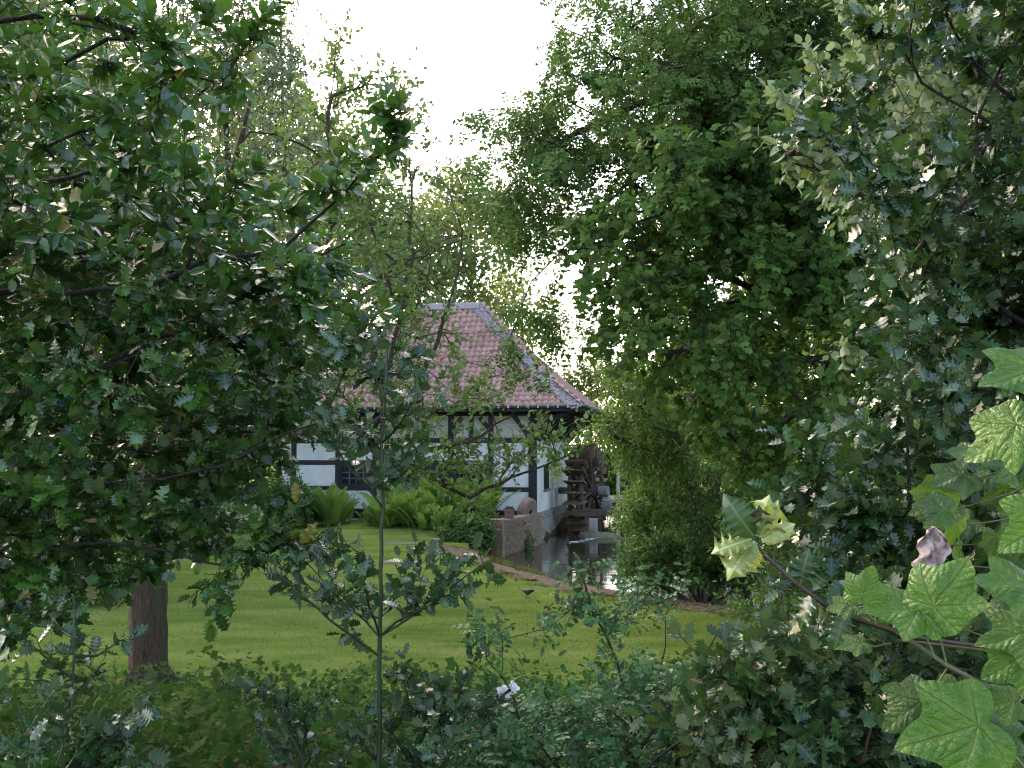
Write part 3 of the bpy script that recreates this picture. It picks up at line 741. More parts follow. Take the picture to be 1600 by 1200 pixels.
brace(797, 642, 829, 686); brace(750, 652, 770, 680); brace(722, 652, 704, 680); brace(570, 652, 586, 682); brace(608, 652, 588, 682)
# infill panels
cols = sorted([p for p in pu])
rows = [('sill', 'rail'), ('rail', 'mid'), ('mid', 'top'), ('top', 'plate')]
wins = []
xe = [WL] + [x for p in cols for x in p]
bays = [(xe[2 * i], xe[2 * i + 1]) for i in range(len(cols))]
rg = random.Random(3)
for bi, (a, bb) in enumerate(bays):
    last = bi == len(bays) - 1
    for r0, r1 in rows:
        z0, z1 = zs[r0][1], zs[r1][0]
        cu = (a + bb) / 2; px, py, _ = proj(H(cu, 0, (z0 + z1) / 2))
        if r0 == 'rail' and 520 < px < 765: wins.append((a, bb, z0, z1)); continue
        if last and r0 == 'rail': z1 = zs['top'][0]
        if last and r0 == 'mid': continue
        mb = MB(); mb.box((a + .002, .0 + rg.uniform(-.004, .004), z0 + .002), (bb - .002, .096, z1 - .002))
        hobj(mb, 'infill_panel', M['darker_brick' if r0 == 'top' else 'white_brick'], house)
# the right hand bay really has the beam at the top only; windows between the posts
for wi, (a, bb, z0, z1) in enumerate(wins):
    n = max(1, round((bb - a) / 1.35)); ww = (bb - a) / n
    for k in range(n):
        x0, x1 = a + k * ww + .02, a + (k + 1) * ww - .02; t = .07
        fr = MB(); y0, y1 = -.02, .06
        fr.box((x0, y0, z0 + .01), (x0 + t, y1, z1 - .01)); fr.box((x1 - t, y0, z0 + .01), (x1, y1, z1 - .01))
        fr.box((x0 + t, y0 + .003, z0 + .01), (x1 - t, y1, z0 + .01 + t)); fr.box((x0 + t, y0 + .003, z1 - .01 - t), (x1 - t, y1, z1 - .01))
        win = hobj(fr, 'window', M['timber'], house)
        nc, nr_ = 4, 3; cw = (x1 - x0 - 2 * t) / nc; ch = (z1 - z0 - .02 - 2 * t) / nr_
        for i in range(nc):
            for j in range(nr_):
                p = MB(); gx0 = x0 + t + i * cw; gz0 = z0 + .01 + t + j * ch
                p.box((gx0 + .012, .035 + rg.uniform(-.004, .004), gz0 + .012), (gx0 + cw - .012, .043, gz0 + ch - .012)); hobj(p, 'pane', M['glass'], win)
        for i in range(1, nc):
            p = MB(); gx0 = x0 + t + i * cw; p.box((gx0 - .013, .01, z0 + t), (gx0 + .013, .05, z1 - t)); hobj(p, 'muntin', M['slate'], win)
        for j in range(1, nr_):
            p = MB(); gz0 = z0 + .01 + t + j * ch; p.box((x0 + t, .014, gz0 - .013), (x1 - t, .046, gz0 + .013)); hobj(p, 'muntin', M['slate'], win)
# side window
(v0, zt), (v1, zb_) = sidew(849.5, 726), sidew(857.5, 763)
mb = MB(); mb.box((-.02, v0, zb_), (.012, v0 + .05, zt)); mb.box((-.02, v1 - .05, zb_), (.012, v1, zt)); mb.box((-.02, v0, zt - .05), (.011, v1, zt)); win = hobj(mb, 'window', M['timber'], house)
mb = MB(); mb.box((-.05, v0 + .03, zb_), (.004, v1 - .03, zt - .03)); hobj(mb, 'pane', M['glass'], win)
mb = MB(); mb.box((-.02, v0 - .08, zb_ - .09), (.07, v1 + .08, zb_)); hobj(mb, 'sill', M['stone'], win)
mb = MB(); mb.box((.0, v0 + (v1 - v0) * .48, zb_), (.009, v0 + (v1 - v0) * .52, zt)); hobj(mb, 'muntin', M['timber'], win)
# side wall upper timbers and overhang braces
for z0, z1, o in ((EZ - .14, EZ + .1, .06), (EZ - .75, EZ - .55, .04)):
    mb = MB(); mb.box((-.06, -.02, z0), (o, WD, z1)); hobj(mb, 'timber_beam', M['timber'], house)
OU, OF, OB = 1.72, -.62, 8.58
for v in (.06, 1.5, 3.0, 4.6, 6.2, 7.8):
    mb = MB(); pts = [(.04, v, EZ - 1.15), (.62, v, EZ - .52), (1.5, v, EZ - .06)]
    for p, q in zip(pts[:-1], pts[1:]): mb.bar(p, q, .13, .16)
    hobj(mb, 'timber_brace', M['timber'], house)
    mb = MB(); mb.box((-.05, v - .08, EZ - .16), (OU - .1, v + .08, EZ - .01)); hobj(mb, 'timber_beam', M['timber'], house)
mb = MB()
pts = [(.0, 0, EZ - 1.1), (.45, -.14, EZ - .5), (1.35, -.36, EZ - .1)]
for p, q in zip(pts[:-1], pts[1:]): mb.bar(p, q, .13, .17)
hobj(mb, 'timber_brace', M['timber'], house)
mb = MB(); mb.box((OU - .32, OF + .1, EZ - .17), (OU - .14, OB - .1, EZ - .004)); hobj(mb, 'timber_beam', M['timber'], house)
# ---- roof
UL = -9.9; S1, S2 = 2.73, 4.6; Z1, Z2 = 2.32, 4.28; HALF = 4.6
def prof(s): return np.where(s < S1, s * Z1 / S1 - .10 * np.sin(np.pi * np.clip(s / S1, 0, 1)), Z1 + (s - S1) * (Z2 - Z1) / (S2 - S1))
def roofp(face, s, t):
    """face 0 front,1 right,2 back,3 left; s horizontal inset from the eave, t along the eave."""
    z = EZ + prof(np.asarray(s, float))
    if face == 0: return np.array([UL + t, OF + s, z])
    if face == 1: return np.array([OU - s, OF + t, z])
    if face == 2: return np.array([UL + t, OB - s, z])
    return np.array([UL + s, OF + t, z])
LEN = [OU - UL, OB - OF, OU - UL, OB - OF]
mb = MB()
ss = [0, .7, 1.4, 2.1, S1, 3.6, S2]
for fc in range(4):
    for s0, s1 in zip(ss[:-1], ss[1:]):
        q = [roofp(fc, s0, s0), roofp(fc, s0, LEN[fc] - s0), roofp(fc, s1, LEN[fc] - s1), roofp(fc, s1, s1)]
        q = [p - (0, 0, .055) for p in q]
        mb.add(q, [(0, 1, 2, 3)])
mb.add([(UL, OF, EZ - .06), (OU, OF, EZ - .06), (OU, OB, EZ - .06), (UL, OB, EZ - .06)], [(0, 1, 2, 3)])
roof = hobj(mb, 'roof', M['tile_deck'], house)
# pantile: S-shaped profile
TWD, TL = .225, .36
def tile_arrays():
    xs = np.linspace(-.5, .5, 7); zz = .036 * np.cos(2 * math.pi * (xs - .22)) 
    V = []
    for y, dz in ((0, .028), (TL, 0)):
        for x, z in zip(xs, zz): V.append((x * TWD * 1.08, y, z + dz))
    for x, z in zip(xs, zz): V.append((x * TWD * 1.08, .004, z + .004))
    T = []
    for i in range(6):
        T += [(i, i + 1, 8 + i), (i, 8 + i, 7 + i)]; T += [(14 + i, 15 + i, i + 1), (14 + i, i + 1, i)]
    return np.array(V), np.array(T)
TV, TT_ = tile_arrays()
tiles = []
step = .30
for fc in (0, 1):
    s = .0; 
    while s < S2 - .12:
        slope = (prof(s + .05) - prof(s)) / .05
        ds = step / math.sqrt(1 + slope * slope)
        n = int(LEN[fc] / TWD)
        for k in range(n + 1):
            t = (k + .5) * TWD
            if t < s + .05 or t > LEN[fc] - s - .05: continue
            slope2 = (prof(s + ds) - prof(s)) / ds; d = {0: np.array([0, 1, slope2]), 1: np.array([-1, 0, slope2])}[fc]
            d = norm(d); x = {0: np.array([1., 0, 0]), 1: np.array([0, 1., 0])}[fc]; nn = np.cross(x, d)
            p = roofp(fc, s, t) + nn * .03 - d * .02
            tiles.append((p + rng.normal(size=3) * .004, norm(x + rng.normal(size=3) * .008), norm(d + rng.normal(size=3) * .008), nn, fc))
        s += ds
tp_ = np.array([t[0] for t in tiles]); wp = HO + tp_[:, :1] * HU + tp_[:, 1:2] * HV + tp_[:, 2:] * HZ
px, py, zc = proj(wp); fr_ = np.array([t[4] for t in tiles])
score = np.where((px > 640) & (px < 950), 1.0 - .0 * px, .0) * np.where(fr_ == 0, 1.0, .6) + px * 1e-4
order = np.argsort(-score); partset = set(order[:300].tolist())
tme = tri_mesh('roof_tile', TV, TT_, M['tile'], True)
VV, TT, RR = [], [], []; off = 0
for k, (p, x, d, nn, fc) in enumerate(tiles):
    if k in partset:
        o = bpy.data.objects.new('roof_tile', tme); o.parent = house
        o.matrix_basis = Matrix(((x[0], d[0], nn[0], p[0]), (x[1], d[1], nn[1], p[1]), (x[2], d[2], nn[2], p[2]), (0, 0, 0, 1))); COL.objects.link(o)
    else:
        VV.append(p + TV[:, :1] * x + TV[:, 1:2] * d + TV[:, 2:] * nn); TT.append(TT_ + off); off += len(TV)
# the far faces seen only from elsewhere get the same tiles
o = link(bpy.data.objects.new('roof_tiles', tri_mesh('roof_tiles', np.concatenate(VV), np.concatenate(TT), M['tile'], True)), house); o['kind'] = 'stuff'
# slates along hips and ridge
sm = MB()
def slate_strip(pa, pb, wdirs, width=.42, rows=None):
    L_ = np.linalg.norm(pb - pa); n = int(L_ / .15); d = (pb - pa) / L_
    for i in range(n):
        for wdv in wdirs:
            for k in range(3):
                w0 = k / 3 * width; w1 = (k + 1) / 3 * width - .008
                a = pa + d * (i * .15 + (.025 if k % 2 else 0) + rng.uniform(-.01, .01)); nn = norm(np.cross(d, wdv)); nn = nn if nn[2] > 0 else -nn
                q = [a + wdv * w0 + nn * .080, a + wdv * w1 + nn * .080, a + wdv * w1 + d * .2 + nn * .068, a + wdv * w0 + d * .2 + nn * .068]
                q2 = [v - nn * .012 for v in q[:2]]
                sm.add(q + q2, [(0, 1, 2, 3), (0, 4, 5, 1)])
for sgn, fcs in (((1, 0), None),):
    pass
def hip(c0, c1, d1, d2):
    pass
corner = lambda s: np.array([OU - s, OF + s, EZ + float(prof(s))])
lst = [0, .9, 1.8, S1, 3.65, S2]
for s0, s1 in zip(lst[:-1], lst[1:]):
    a, b_ = corner(s0), corner(s1); sl = (prof(s1) - prof(s0)) / (s1 - s0)
    d = norm(b_ - a)
    w1_ = np.array([-1., 0, 0]); w2_ = np.array([0, 1., 0])
    w1_ = norm(w1_ - d * (w1_ @ d)); w2_ = norm(w2_ - d * (w2_ @ d))
    slate_strip(a, b_, [w1_, w2_])
    for wq in (w1_, w2_):
        fl_ = MB(); nq = norm(np.cross(d, wq)); nq = nq if nq[2] > 0 else -nq
        fl_.bar(a + wq * .445 + nq * .072, b_ + wq * .445 + nq * .072, .035, .012, up=nq); hobj(fl_, 'flashing', M['stone'], house)
ra, rb = np.array([OU - S2, OF + HALF, EZ + Z2]), np.array([UL + S2, OF + HALF, EZ + Z2])
slate_strip(ra, rb, [norm(np.array([0, -1, -.95])), norm(np.array([0, 1, -.95]))], .42)
hobj(sm, 'hip_slates', M['slate'], roof, kind='stuff')
# gutter with brackets, lead flashing line
mb = MB(); n = 10
prof_g = [(math.cos(math.pi + math.pi * k / n) * .085, math.sin(math.pi + math.pi * k / n) * .085) for k in range(n + 1)]
prof_o = prof_g + [(q[0] * .88, q[1] * .88 + .004) for q in reversed(prof_g)]
def gutter(a, b_, outn):
    a, b_ = np.array(a, float), np.array(b_, float); k = len(prof_o)
    V = [p + outn * x + HZ * z for p in (a, b_) for x, z in prof_o]
    F_ = [(i, (i + 1) % k, k + (i + 1) % k, k + i) for i in range(k)]
    mb.add(V, F_)
gutter((UL, OF - .06, EZ + .03), (OU + .1, OF - .06, EZ + .03), np.array([0, -1., 0])); gutter((OU + .07, OF - .1, EZ + .034), (OU + .07, OB, EZ + .034), np.array([1., 0, 0]))
gut = hobj(mb, 'gutter', M['zinc'], house)
mb = MB(); x = UL + .2
while x < OU: 
    mb.box((x, OF - .155, EZ - .06), (x + .05, OF - .147, EZ + .06)); x += .34
for k in range(24): mb.box((OU + .157, OF + k * .38, EZ - .05), (OU + .164, OF + k * .38 + .04, EZ + .05))
hobj(mb, 'gutter_brackets', M['pale_metal'], gut)
mb = MB(); mb.box((UL, OF - .02, EZ - .17), (OU + .02, OF + .03, EZ - .05)); mb.box((OU - .03, OF + .03, EZ - .168), (OU + .018, OB, EZ - .052)); hobj(mb, 'fascia', M['timber'], house)
mb = MB()
u = WL + .2
while u < OU - .3:
    mb.box((u, OF + .05, EZ - .15), (u + .1, .0, EZ - .061)); u += .62
hobj(mb, 'rafter_ends', M['timber'], house)

# ------------------------------------------------------------------ water wheel
WC = np.array([1.22, 4.25, .98]); WR = 1.78; WW = .82
wheel = thing('water_wheel', 'dark weathered wooden water wheel with flat paddles against the mill wall', 'water wheel', tuple(H(*WC)), None, RZ - math.radians(10))
def ring(r0, r1, x0, x1, n=36):
    mb = MB(); V = []; F_ = []
    for k in range(n):
        t = 2 * math.pi * k / n; c, s = math.cos(t), math.sin(t)
        V += [(x0, r0 * c, r0 * s), (x1, r0 * c, r0 * s), (x1, r1 * c, r1 * s), (x0, r1 * c, r1 * s)]
    for k in range(n):
        a, b_ = 4 * k, 4 * ((k + 1) % n)
        F_ += [(a, a + 1, b_ + 1, b_), (a + 1, a + 2, b_ + 2, b_ + 1), (a + 2, a + 3, b_ + 3, b_ + 2), (a + 3, a, b_, b_ + 3)]
    mb.add(V, F_); return mb
for s in (-1, 1):
    x = s * WW * .28; ring(WR - .50, WR - .26, x - .05, x + .05).build('rim', M['old_wood'], wheel)
    for k in range(8):
        t = 2 * math.pi * k / 8 + .2; d = np.array([0, math.cos(t), math.sin(t)]); mb = MB()
        mb.bar(np.array([x, 0, 0]) + d * .16, np.array([x, 0, 0]) + d * (WR - .3), .07, .11, up=(1, 0, 0)); mb.build('spoke', M['old_wood'], wheel)
NP = 26
pm = MB(); pm.box((-WW / 2, -.02, -.23), (WW / 2, .02, .25)); pme = pm.mesh('paddle', M['paddle_wood'])
st_ = MB(); st_.box((-WW * .36, -.045, -.42), (-WW * .2, .0, .1)); st_.box((WW * .2, -.045, -.42), (WW * .36, .0, .1)); stm = st_.mesh('paddle_arm', M['old_wood'])
for k in range(NP):
    t = 2 * math.pi * k / NP; r = WR - .24
    R = Matrix.Rotation(t - math.pi / 2, 4, 'X'); 
    o = bpy.data.objects.new('paddle', pme); o.parent = wheel; o.matrix_basis = Matrix.Translation((rng.uniform(-.03, .03), r * math.cos(t), r * math.sin(t))) @ R @ Matrix.Rotation(rng.uniform(-.05, .05), 4, 'Y'); COL.objects.link(o)
    a = bpy.data.objects.new('paddle_arm', stm); a.parent = wheel; a.matrix_basis = Matrix.Translation((0, r * math.cos(t), r * math.sin(t))) @ R; COL.objects.link(a)
Rx = np.array([[0, 0, 1], [1, 0, 0], [0, 1, 0]], float)
mb = MB(); mb.lathe([(.13, -1.1), (.13, .5)], 14, R=Rx); mb.build('axle', M['old_wood'], wheel)
mb = MB(); mb.lathe([(.26, -.42), (.28, -.1), (.28, .1), (.26, .42)], 14, R=Rx); mb.build('hub', M['old_wood'], wheel)
mb = MB(); mb.lathe([(.19, .5), (.2, .52), (.2, .86), (.18, .89)], 16, R=Rx); mb.build('axle_cap', M['stone'], wheel)
def hthing(name, label, cat, uvz, group=None): return thing(name, label, cat, tuple(H(*uvz)), group, RZ)
t = hthing('axle_block', 'grey stone block carrying the end of the wheel axle', 'stone block', (1.95, 4.25, .45))
mb = MB(); mb.box((-.16, -.25, -.14), (.24, .25, .13)); mb.build('block', M['stone'], t, bevel=.03)
mb = MB(); mb.box((-.12, -.2, .131), (.2, .2, .325)); mb.build('bearing', M['concrete'], t, bevel=.03)
t = hthing('wheel_beam', 'dark horizontal timber beam in front of the water wheel', 'beam', (1.2, 2.2, .1))
mb = MB(); mb.bar((-.25, .0, .17), (1.0, .1, .17), .22, .26); mb.bar((.9, .1, .17), (1.0, 2.2, .17), .2, .24); mb.build('timber', M['old_wood'], t, bevel=.015)
t = hthing('wheel_pier', 'pale stained concrete post standing in the water under the wheel beam', 'post', (1.72, 2.1, -1.0))
mb = MB(); mb.box((-.14, -.14, 0), (.15, .15, 1.09)); mb.build('post', M['concrete'], t, bevel=.02)
t = hthing('mossy_sill', 'low rounded mossy stone sill at the foot of the water wheel', 'stone', (1.75, 1.55, WATER - .05))
mb = MB(); mb.lathe([(.10, -.5), (.24, -.42), (.27, 0), (.25, .5), (.2, .85), (.08, .92)], 12, R=Rx); o = mb.build('stone', M['moss_stone'], t, smooth=True)
# foam flecks below the wheel
mb = MB(); a, b_ = G(893, 849, WATER), G(958, 834, WATER)
for k in range(150):
    s = rng.random(); p = a + (b_ - a) * s + rng.normal(size=3) * (.10, .10, 0); r = rng.uniform(.01, .05)
    if rng.random() < .15: p = G(*rng.uniform((790, 850), (960, 905)), WATER); r = rng.uniform(.006, .02)
    n = 6; V = [(p[0] + r * rng.uniform(.6, 1.3) * math.cos(q * 1.047) * 1.6, p[1] + r * rng.uniform(.6, 1.3) * math.sin(q * 1.047), WATER + .012 + .004 * rng.random()) for q in range(n)]
    mb.add(V, [tuple(range(n))])
m, nt, out = nmat('foam'); b = princ(nt, out, .6, .3); b.inputs['Base Color'].default_value = (.75, .76, .74, 1); M['foam'] = m
mb.build('foam', M['foam'], None, kind='stuff')
# white pillar and far bridge
t = thing('pale_pillar', 'pale slender pillar standing beyond the water wheel', 'pillar', (P(966, 790, 41)[0], 41, -.9))
mb = MB(); mb.box((-.05, -.2, 0), (.06, .2, 3.1)); mb.build('shaft', M['darker_brick'], t, bevel=.01)
mb = MB(); mb.box((-.09, -.23, 3.101), (.11, .23, 3.18)); mb.build('cap', M['stone'], t, bevel=.01)
bp = P(1018, 760, 44); 
t = thing('bridge_railing', 'black metal bridge railing half hidden among the leaves beyond the pond', 'railing', (bp[0], 44, .75))
mb = MB(); mb.box((-.07, -.07, -.4), (.07, .07, 1.35)); mb.build('post', M['timber'], t)
mb = MB(); mb.box((.08, -.03, 1.62), (3.6, .03, 1.70)); mb.build('top_rail', M['timber'], t)
mb = MB(); mb.box((-1.4, -.02, .82), (3.6, .02, .87)); mb.build('middle_rail', M['timber'], t)
bme = MB(); bme.box((-.015, -.015, -.2), (.015, .015, .82)); bme = bme.mesh('baluster', M['timber'])
for k in range(28):
    o = bpy.data.objects.new('baluster', bme); o.parent = t; o.location = (-1.35 + k * .175, 0, 0); COL.objects.link(o)
mb = MB(); mb.box((-.25, -.2, 1.352), (.25, .2, 1.80)); mb.box((-.3, -.25, 1.801), (.3, .25, 1.88)); mb.build('lantern_box', M['timber'], t)
mb = MB(); mb.box((bp[0] - 2.5, 43.6, .25), (bp[0] + 8, 47, .42)); o = mb.build('bridge_deck', M['concrete']); o['kind'] = 'structure'

# ------------------------------------------------------------------ brick garden wall by the pond
A_, B_ = np.array([-.27, 28.7]), np.array([1.0, 32.7]); Lw = np.linalg.norm(B_ - A_); dw = (B_ - A_) / Lw
gw = thing('garden_wall', 'low old brick retaining wall at the corner of the pond', 'brick wall', (A_[0], A_[1], 0), None, math.atan2(dw[1], dw[0]))
ztop = .52
mb = MB(); mb.box((0, .012, -1.1), (Lw, .30, ztop - .09)); mb.build('mortar_core', M['mortar'], gw)
bm_ = [];
for q in range(3):
    mb = MB(); mb.box((-.118, 0, -.034), (.118, .1, .034)); bm_.append(mb.mesh('brick', M['brick'], bevel=.006))
nb = 0; zrow = -.62; r_ = 0
while zrow < ztop - .16:
    x = .12 + (.122 if r_ % 2 else 0)
    while x < Lw - .1:
        o = bpy.data.objects.new('brick', bm_[nb % 3]); o.parent = gw; o.location = (x, rng.uniform(-.012, .004), zrow + .035 + rng.uniform(-.003, .003))
        o.rotation_euler = (0, rng.uniform(-.015, .015), rng.uniform(-.03, .03)); COL.objects.link(o); nb += 1; x += .247
    zrow += .078; r_ += 1
x = .06
while x < Lw - .03:                                   # coping of bricks on edge
    mb = None; o = bpy.data.objects.new('coping_brick', bm_[nb % 3]); o.parent = gw; o.location = (x, .08, ztop - .02 + rng.uniform(-.01, .006)); o.scale = (1.5, 1.0, 1.0)
    o.rotation_euler = (0, math.pi / 2 * 0, math.pi / 2 + rng.uniform(-.03, .03)); o.location = (x - .05, .13, ztop - .05); COL.objects.link(o); nb += 1; x += .11
# end pier at the ivy side
pier = MB(); pier.box((-.16, -.05, -1.1), (.10, .36, ztop + .02)); pier.build('end_pier', M['brick'], gw, bevel=.012)
mb = MB(); q = [(-.2, 28.95), (1.0, 32.75), (.95, 34.15), (-1.6, 34.6), (-1.0, 29.6)]
mb.add([(x, y, .30) for x, y in q] + [(x, y, -.6) for x, y in q], [(0, 1, 2, 3, 4)] + [((i + 1) % 5, i, 5 + i, 5 + (i + 1) % 5) for i in range(5)])
o = mb.build('terrace_ground', M['soil']); o['kind'] = 'structure'
# planter and millstone on the wall
tpos = P(796, 801, 29.6)
t = thing('flower_pot', 'small square terracotta planter on the brick wall beside the millstone', 'planter', (tpos[0], 29.6, ztop + .0))
mb = MB(); mb.add([(-.13, -.13, 0), (.13, -.13, 0), (.13, .13, 0), (-.13, .13, 0), (-.16, -.16, .22), (.16, -.16, .22), (.16, .16, .22), (-.16, .16, .22)], [(3, 2, 1, 0), (0, 1, 5, 4), (1, 2, 6, 5), (2, 3, 7, 6), (3, 0, 4, 7), (4, 5, 6, 7)]); mb.build('pot', M['redstone'], t, bevel=.01)
mb = MB(); mb.box((-.18, -.18, .2), (.18, -.14, .26)); mb.box((-.18, .14, .2), (.18, .18, .26)); mb.box((-.18, -.139, .2), (-.14, .139, .26)); mb.box((.14, -.139, .2), (.18, .139, .26)); mb.build('pot_rim', M['redstone'], t)
L = Leaves(); k = 40; L.add(np.c_[rng.uniform(-.13, .13, k), rng.uniform(-.13, .13, k), rng.uniform(.22, .3, k)] + (tpos[0], 29.6, ztop), rng.normal(size=(k, 3)) + (0, 0, .8), rng.normal(size=(k, 3)) + (0, -.5, .6), np.full(k, .09), 0)
build_leaves(L, ['small'], M['litter'], t, (tpos[0], 29.6, ztop), name='dry_plant')
mp = P(821, 797, 31.7)
t = thing('millstone', 'reddish old millstone leaning on edge between the brick wall and the mill house', 'millstone', (mp[0], 31.7, ztop - .05))
mb = MB(); n = 28
ax = norm(np.array([.80, -.50, -.22])); ex = norm(np.cross((0, 0, 1), ax)); Rm = np.stack([ex, np.cross(ax, ex), ax], 1)
mb.lathe([(.08, -.13), (.39, -.14), (.43, -.10), (.43, .10), (.39, .14), (.08, .13)], n, R=Rm, cap=False, o=(.05, 0, .12))
mb.build('stone', M['redstone'], t)
# stone slabs set in the lawn
def slab(px0, px1, py, depth, z, label):
    a, b_ = G(px0, py), G(px1, py); c_ = (a + b_) / 2; zz = float(ground_z(c_[0], c_[1] + depth / 2))
    t = thing('stone_slab', label, 'stone slab', (c_[0], c_[1], zz))
    mb = MB(); mb.box((-(b_[0] - a[0]) / 2, 0, -.05), ((b_[0] - a[0]) / 2, depth, z)); mb.build('slab', M['stone'], t, bevel=.012); return t
slab(598, 655, 880, .35, .02, 'short grey stone step set in the lawn left of the bare soil path')
slab(600, 690, 850, .3, .015, 'long grey stone edging in the grass in front of the ferns')
_b = slab(674, 691, 849, .3, .11, 'small reddish stone block beside the ivy at the end of the bare soil path'); _b.children[0].data.materials[0] = M['redstone']

# ------------------------------------------------------------------ blackbirds
def bird(loc, label, face, pitch, head_up):
    """Lofted body from tail to beak along x; legs and beak are parts."""
    root = thing('blackbird', label, 'bird', loc, 'blackbirds on the lawn', face)
    sp_ = [(-.135, .004, .022, .035), (-.09, .006, .020, .022), (-.05, .016, .018, .008), (-.025, .030, .030, .0), (.0, .040, .042, -.002), (.03, .043, .047, .0), (.055, .036, .042, .008),
           (.072, .026, .030, .020 + head_up), (.088, .024, .025, .032 + head_up * 1.6), (.102, .021, .022, .036 + head_up * 1.9), (.114, .012, .013, .034 + head_up * 1.9), (.119, .004, .004, .033 + head_up * 1.9)]
    n = 12; V = []; F_ = []
    for x, hw, hh, z in sp_:
        hh = hh if x > -.04 else .006
        for k in range(n):
            a = 2 * math.pi * k / n; V.append((x, (hw if x > -.04 else .018 - .06 * (x + .09) * 0) * math.cos(a), z + hh * math.sin(a)))
    for i in range(len(sp_) - 1):
        for k in range(n): F_.append((i * n + k, i * n + (k + 1) % n, (i + 1) * n + (k + 1) % n, (i + 1) * n + k))
    F_.append(tuple(reversed(range(n)))); F_.append(tuple((len(sp_) - 1) * n + k for k in range(n)))
    V = np.array(V); c_, s_ = math.cos(pitch), math.sin(pitch); R = np.array([[c_, 0, -s_], [0, 1, 0], [s_, 0, c_]])
    V = V @ R.T + (0, 0, .095)
    mb = MB(); mb.add(V, F_); mb.build('body', M['feather'], root, smooth=True)
    hx = R @ np.array([.117, 0, .033 + head_up * 1.9]) + (0, 0, .095)
    mb = MB(); mb.lathe([(.006, 0), (.004, .012), (.0008, .026)], 6, R=[[0, 0, 1], [1, 0, 0], [0, 1, 0]], o=hx); mb.build('beak', M['beak'], root)
    for s in (-1, 1):
        mb = MB(); mb.bar((.005, s * .016, .066), (-.002, s * .017, .03), .010, .010); mb.bar((-.002, s * .017, .03), (.004, s * .017, .004), .005, .005)
        for q in (-.4, 0, .4): mb.bar((.004, s * .017, .004), (.004 + .028 * math.cos(q), s * .017 + .028 * math.sin(q), .003), .004, .004)
        mb.bar((.004, s * .017, .004), (-.02, s * .017, .003), .004, .004); mb.build('leg', M['leg'], root)
    for s in (-1, 1):
        mb = MB(); V = [(.045, s * .043, .012), (.02, s * .047, -.012), (-.05, s * .026, -.006), (-.085, s * .012, .014), (-.03, s * .034, .024), (.02, s * .042, .026)]
        V = np.array(V) @ R.T + (0, 0, .095); mb.add(np.concatenate([V, V + (0, s * .005, 0)]), [tuple(range(6)), tuple(range(6, 12))] + [(i, (i + 1) % 6, 6 + (i + 1) % 6, 6 + i) for i in range(6)]); mb.build('wing', M['feather'], root)
    root.scale = (1.08,) * 3; return root
m, nt, out = nmat('beak'); b = princ(nt, out, .4); b.inputs['Base Color'].default_value = (.45, .22, .02, 1); M['beak'] = m
m, nt, out = nmat('bird_leg'); b = princ(nt, out, .6); b.inputs['Base Color'].default_value = (.03, .02, .014, 1); M['leg'] = m
g1 = G(823, 934); bird((g1[0], g1[1], 0), 'black bird with its tail cocked up, on open lawn near the pond edge', .1, -.12, -.004)
g2 = G(956, 979); bird((g2[0], g2[1], 0), 'black bird with raised head, on the lawn behind the rose stem', -.2, .28, .022)

exec_time('house')
# ------------------------------------------------------------------ far trees behind the house, woods all round
def shift(o, v): return np.asarray(o, float) + v
def make_far_mesh(seed, hgt, wid, nl, size):
    g = np.random.default_rng(seed); L = Leaves()
    nb_ = 60; cz = hgt * g.uniform(.10, .98, nb_); rr = wid * np.sin(np.pi * np.clip((cz / hgt - .08) / .95, 0.05, 1)) ** .7
    an = g.uniform(0, 6.28, nb_); q = np.sqrt(g.random(nb_)) * .85
    cen = np.c_[rr * q * np.cos(an), rr * q * np.sin(an), cz]; rad = hgt * g.uniform(.07, .14, nb_)
    per = nl // nb_
    for c_, r in zip(cen, rad):
        d = norm(g.normal(size=(per, 3))); rr_ = r * g.random((per, 1)) ** .45; p = c_ + d * rr_ * (1, 1, .75)
        L.add(p, norm(d * .6 + g.normal(size=(per, 3)) * .6 + (0, 0, -.3)), norm(d + g.normal(size=(per, 3)) * .6 + (0, 0, .6)), size * g.uniform(.6, 1.3, per), 0)
    limbs = [([(0, 0, -.3), (0.1, 0, hgt * .45), (0, .1, hgt * .85)], hgt * .016, .03)]
    ch, _, _ = skeleton(limbs, cen, hgt * .05, seed=seed, jit=.05, r_tip=.02)
    return L, ch
FAR = []
for k, (h, wd, nl, sz) in enumerate([(18, 5.2, 17000, .27), (16, 4.4, 12000, .25), (13, 4.8, 11000, .23)]):
    L, ch = make_far_mesh(40 + k, h, wd, nl, sz)
    root = thing('far_tree', 'x', 'tree', (0, 0, 0), 'trees beyond the mill')
    tubes(ch, 'trunk', M['bark_dark'], root, (0, 0, 0)); build_leaves(L, ['quad'], M['far'], root, (0, 0, 0), seed=k, name='crown')
    FAR.append(root)
def put_far(kind, x, y, sc_, rz, label, first=set()):
    if kind not in first: r = FAR[kind]; first.add(kind)
    else:
        r = FAR[kind].copy(); COL.objects.link(r)
        for ch in FAR[kind].children:
            c_ = ch.copy(); COL.objects.link(c_); c_.parent = r
    r.location = (x, y, 0); r.rotation_euler = (0, 0, rz); r.scale = (sc_, sc_, sc_); r['label'] = label
def far_at(kind, px, D, topy, label, rz=0.0):
    h = [18, 16, 13][kind]; z = P(px, topy, D)[2]; put_far(kind, P(px, 700, D)[0], D, z / h, rz, label)
far_at(1, 735, 60, 262, 'sunlit pale tree rising just left of the sky gap above the roof ridge', .4)
far_at(2, 655, 54, 330, 'tree close behind the left end of the slate ridge', 1.4)
far_at(0, 560, 57, 215, 'tall tree in the thicket behind the apple branches', 2.2)
far_at(1, 450, 55, 180, 'tall tree behind the feathery grey shoots left of the house', 3.1)
far_at(0, 330, 50, 60, 'high tree glimpsed through the holly crown, second from the left', 4.0)
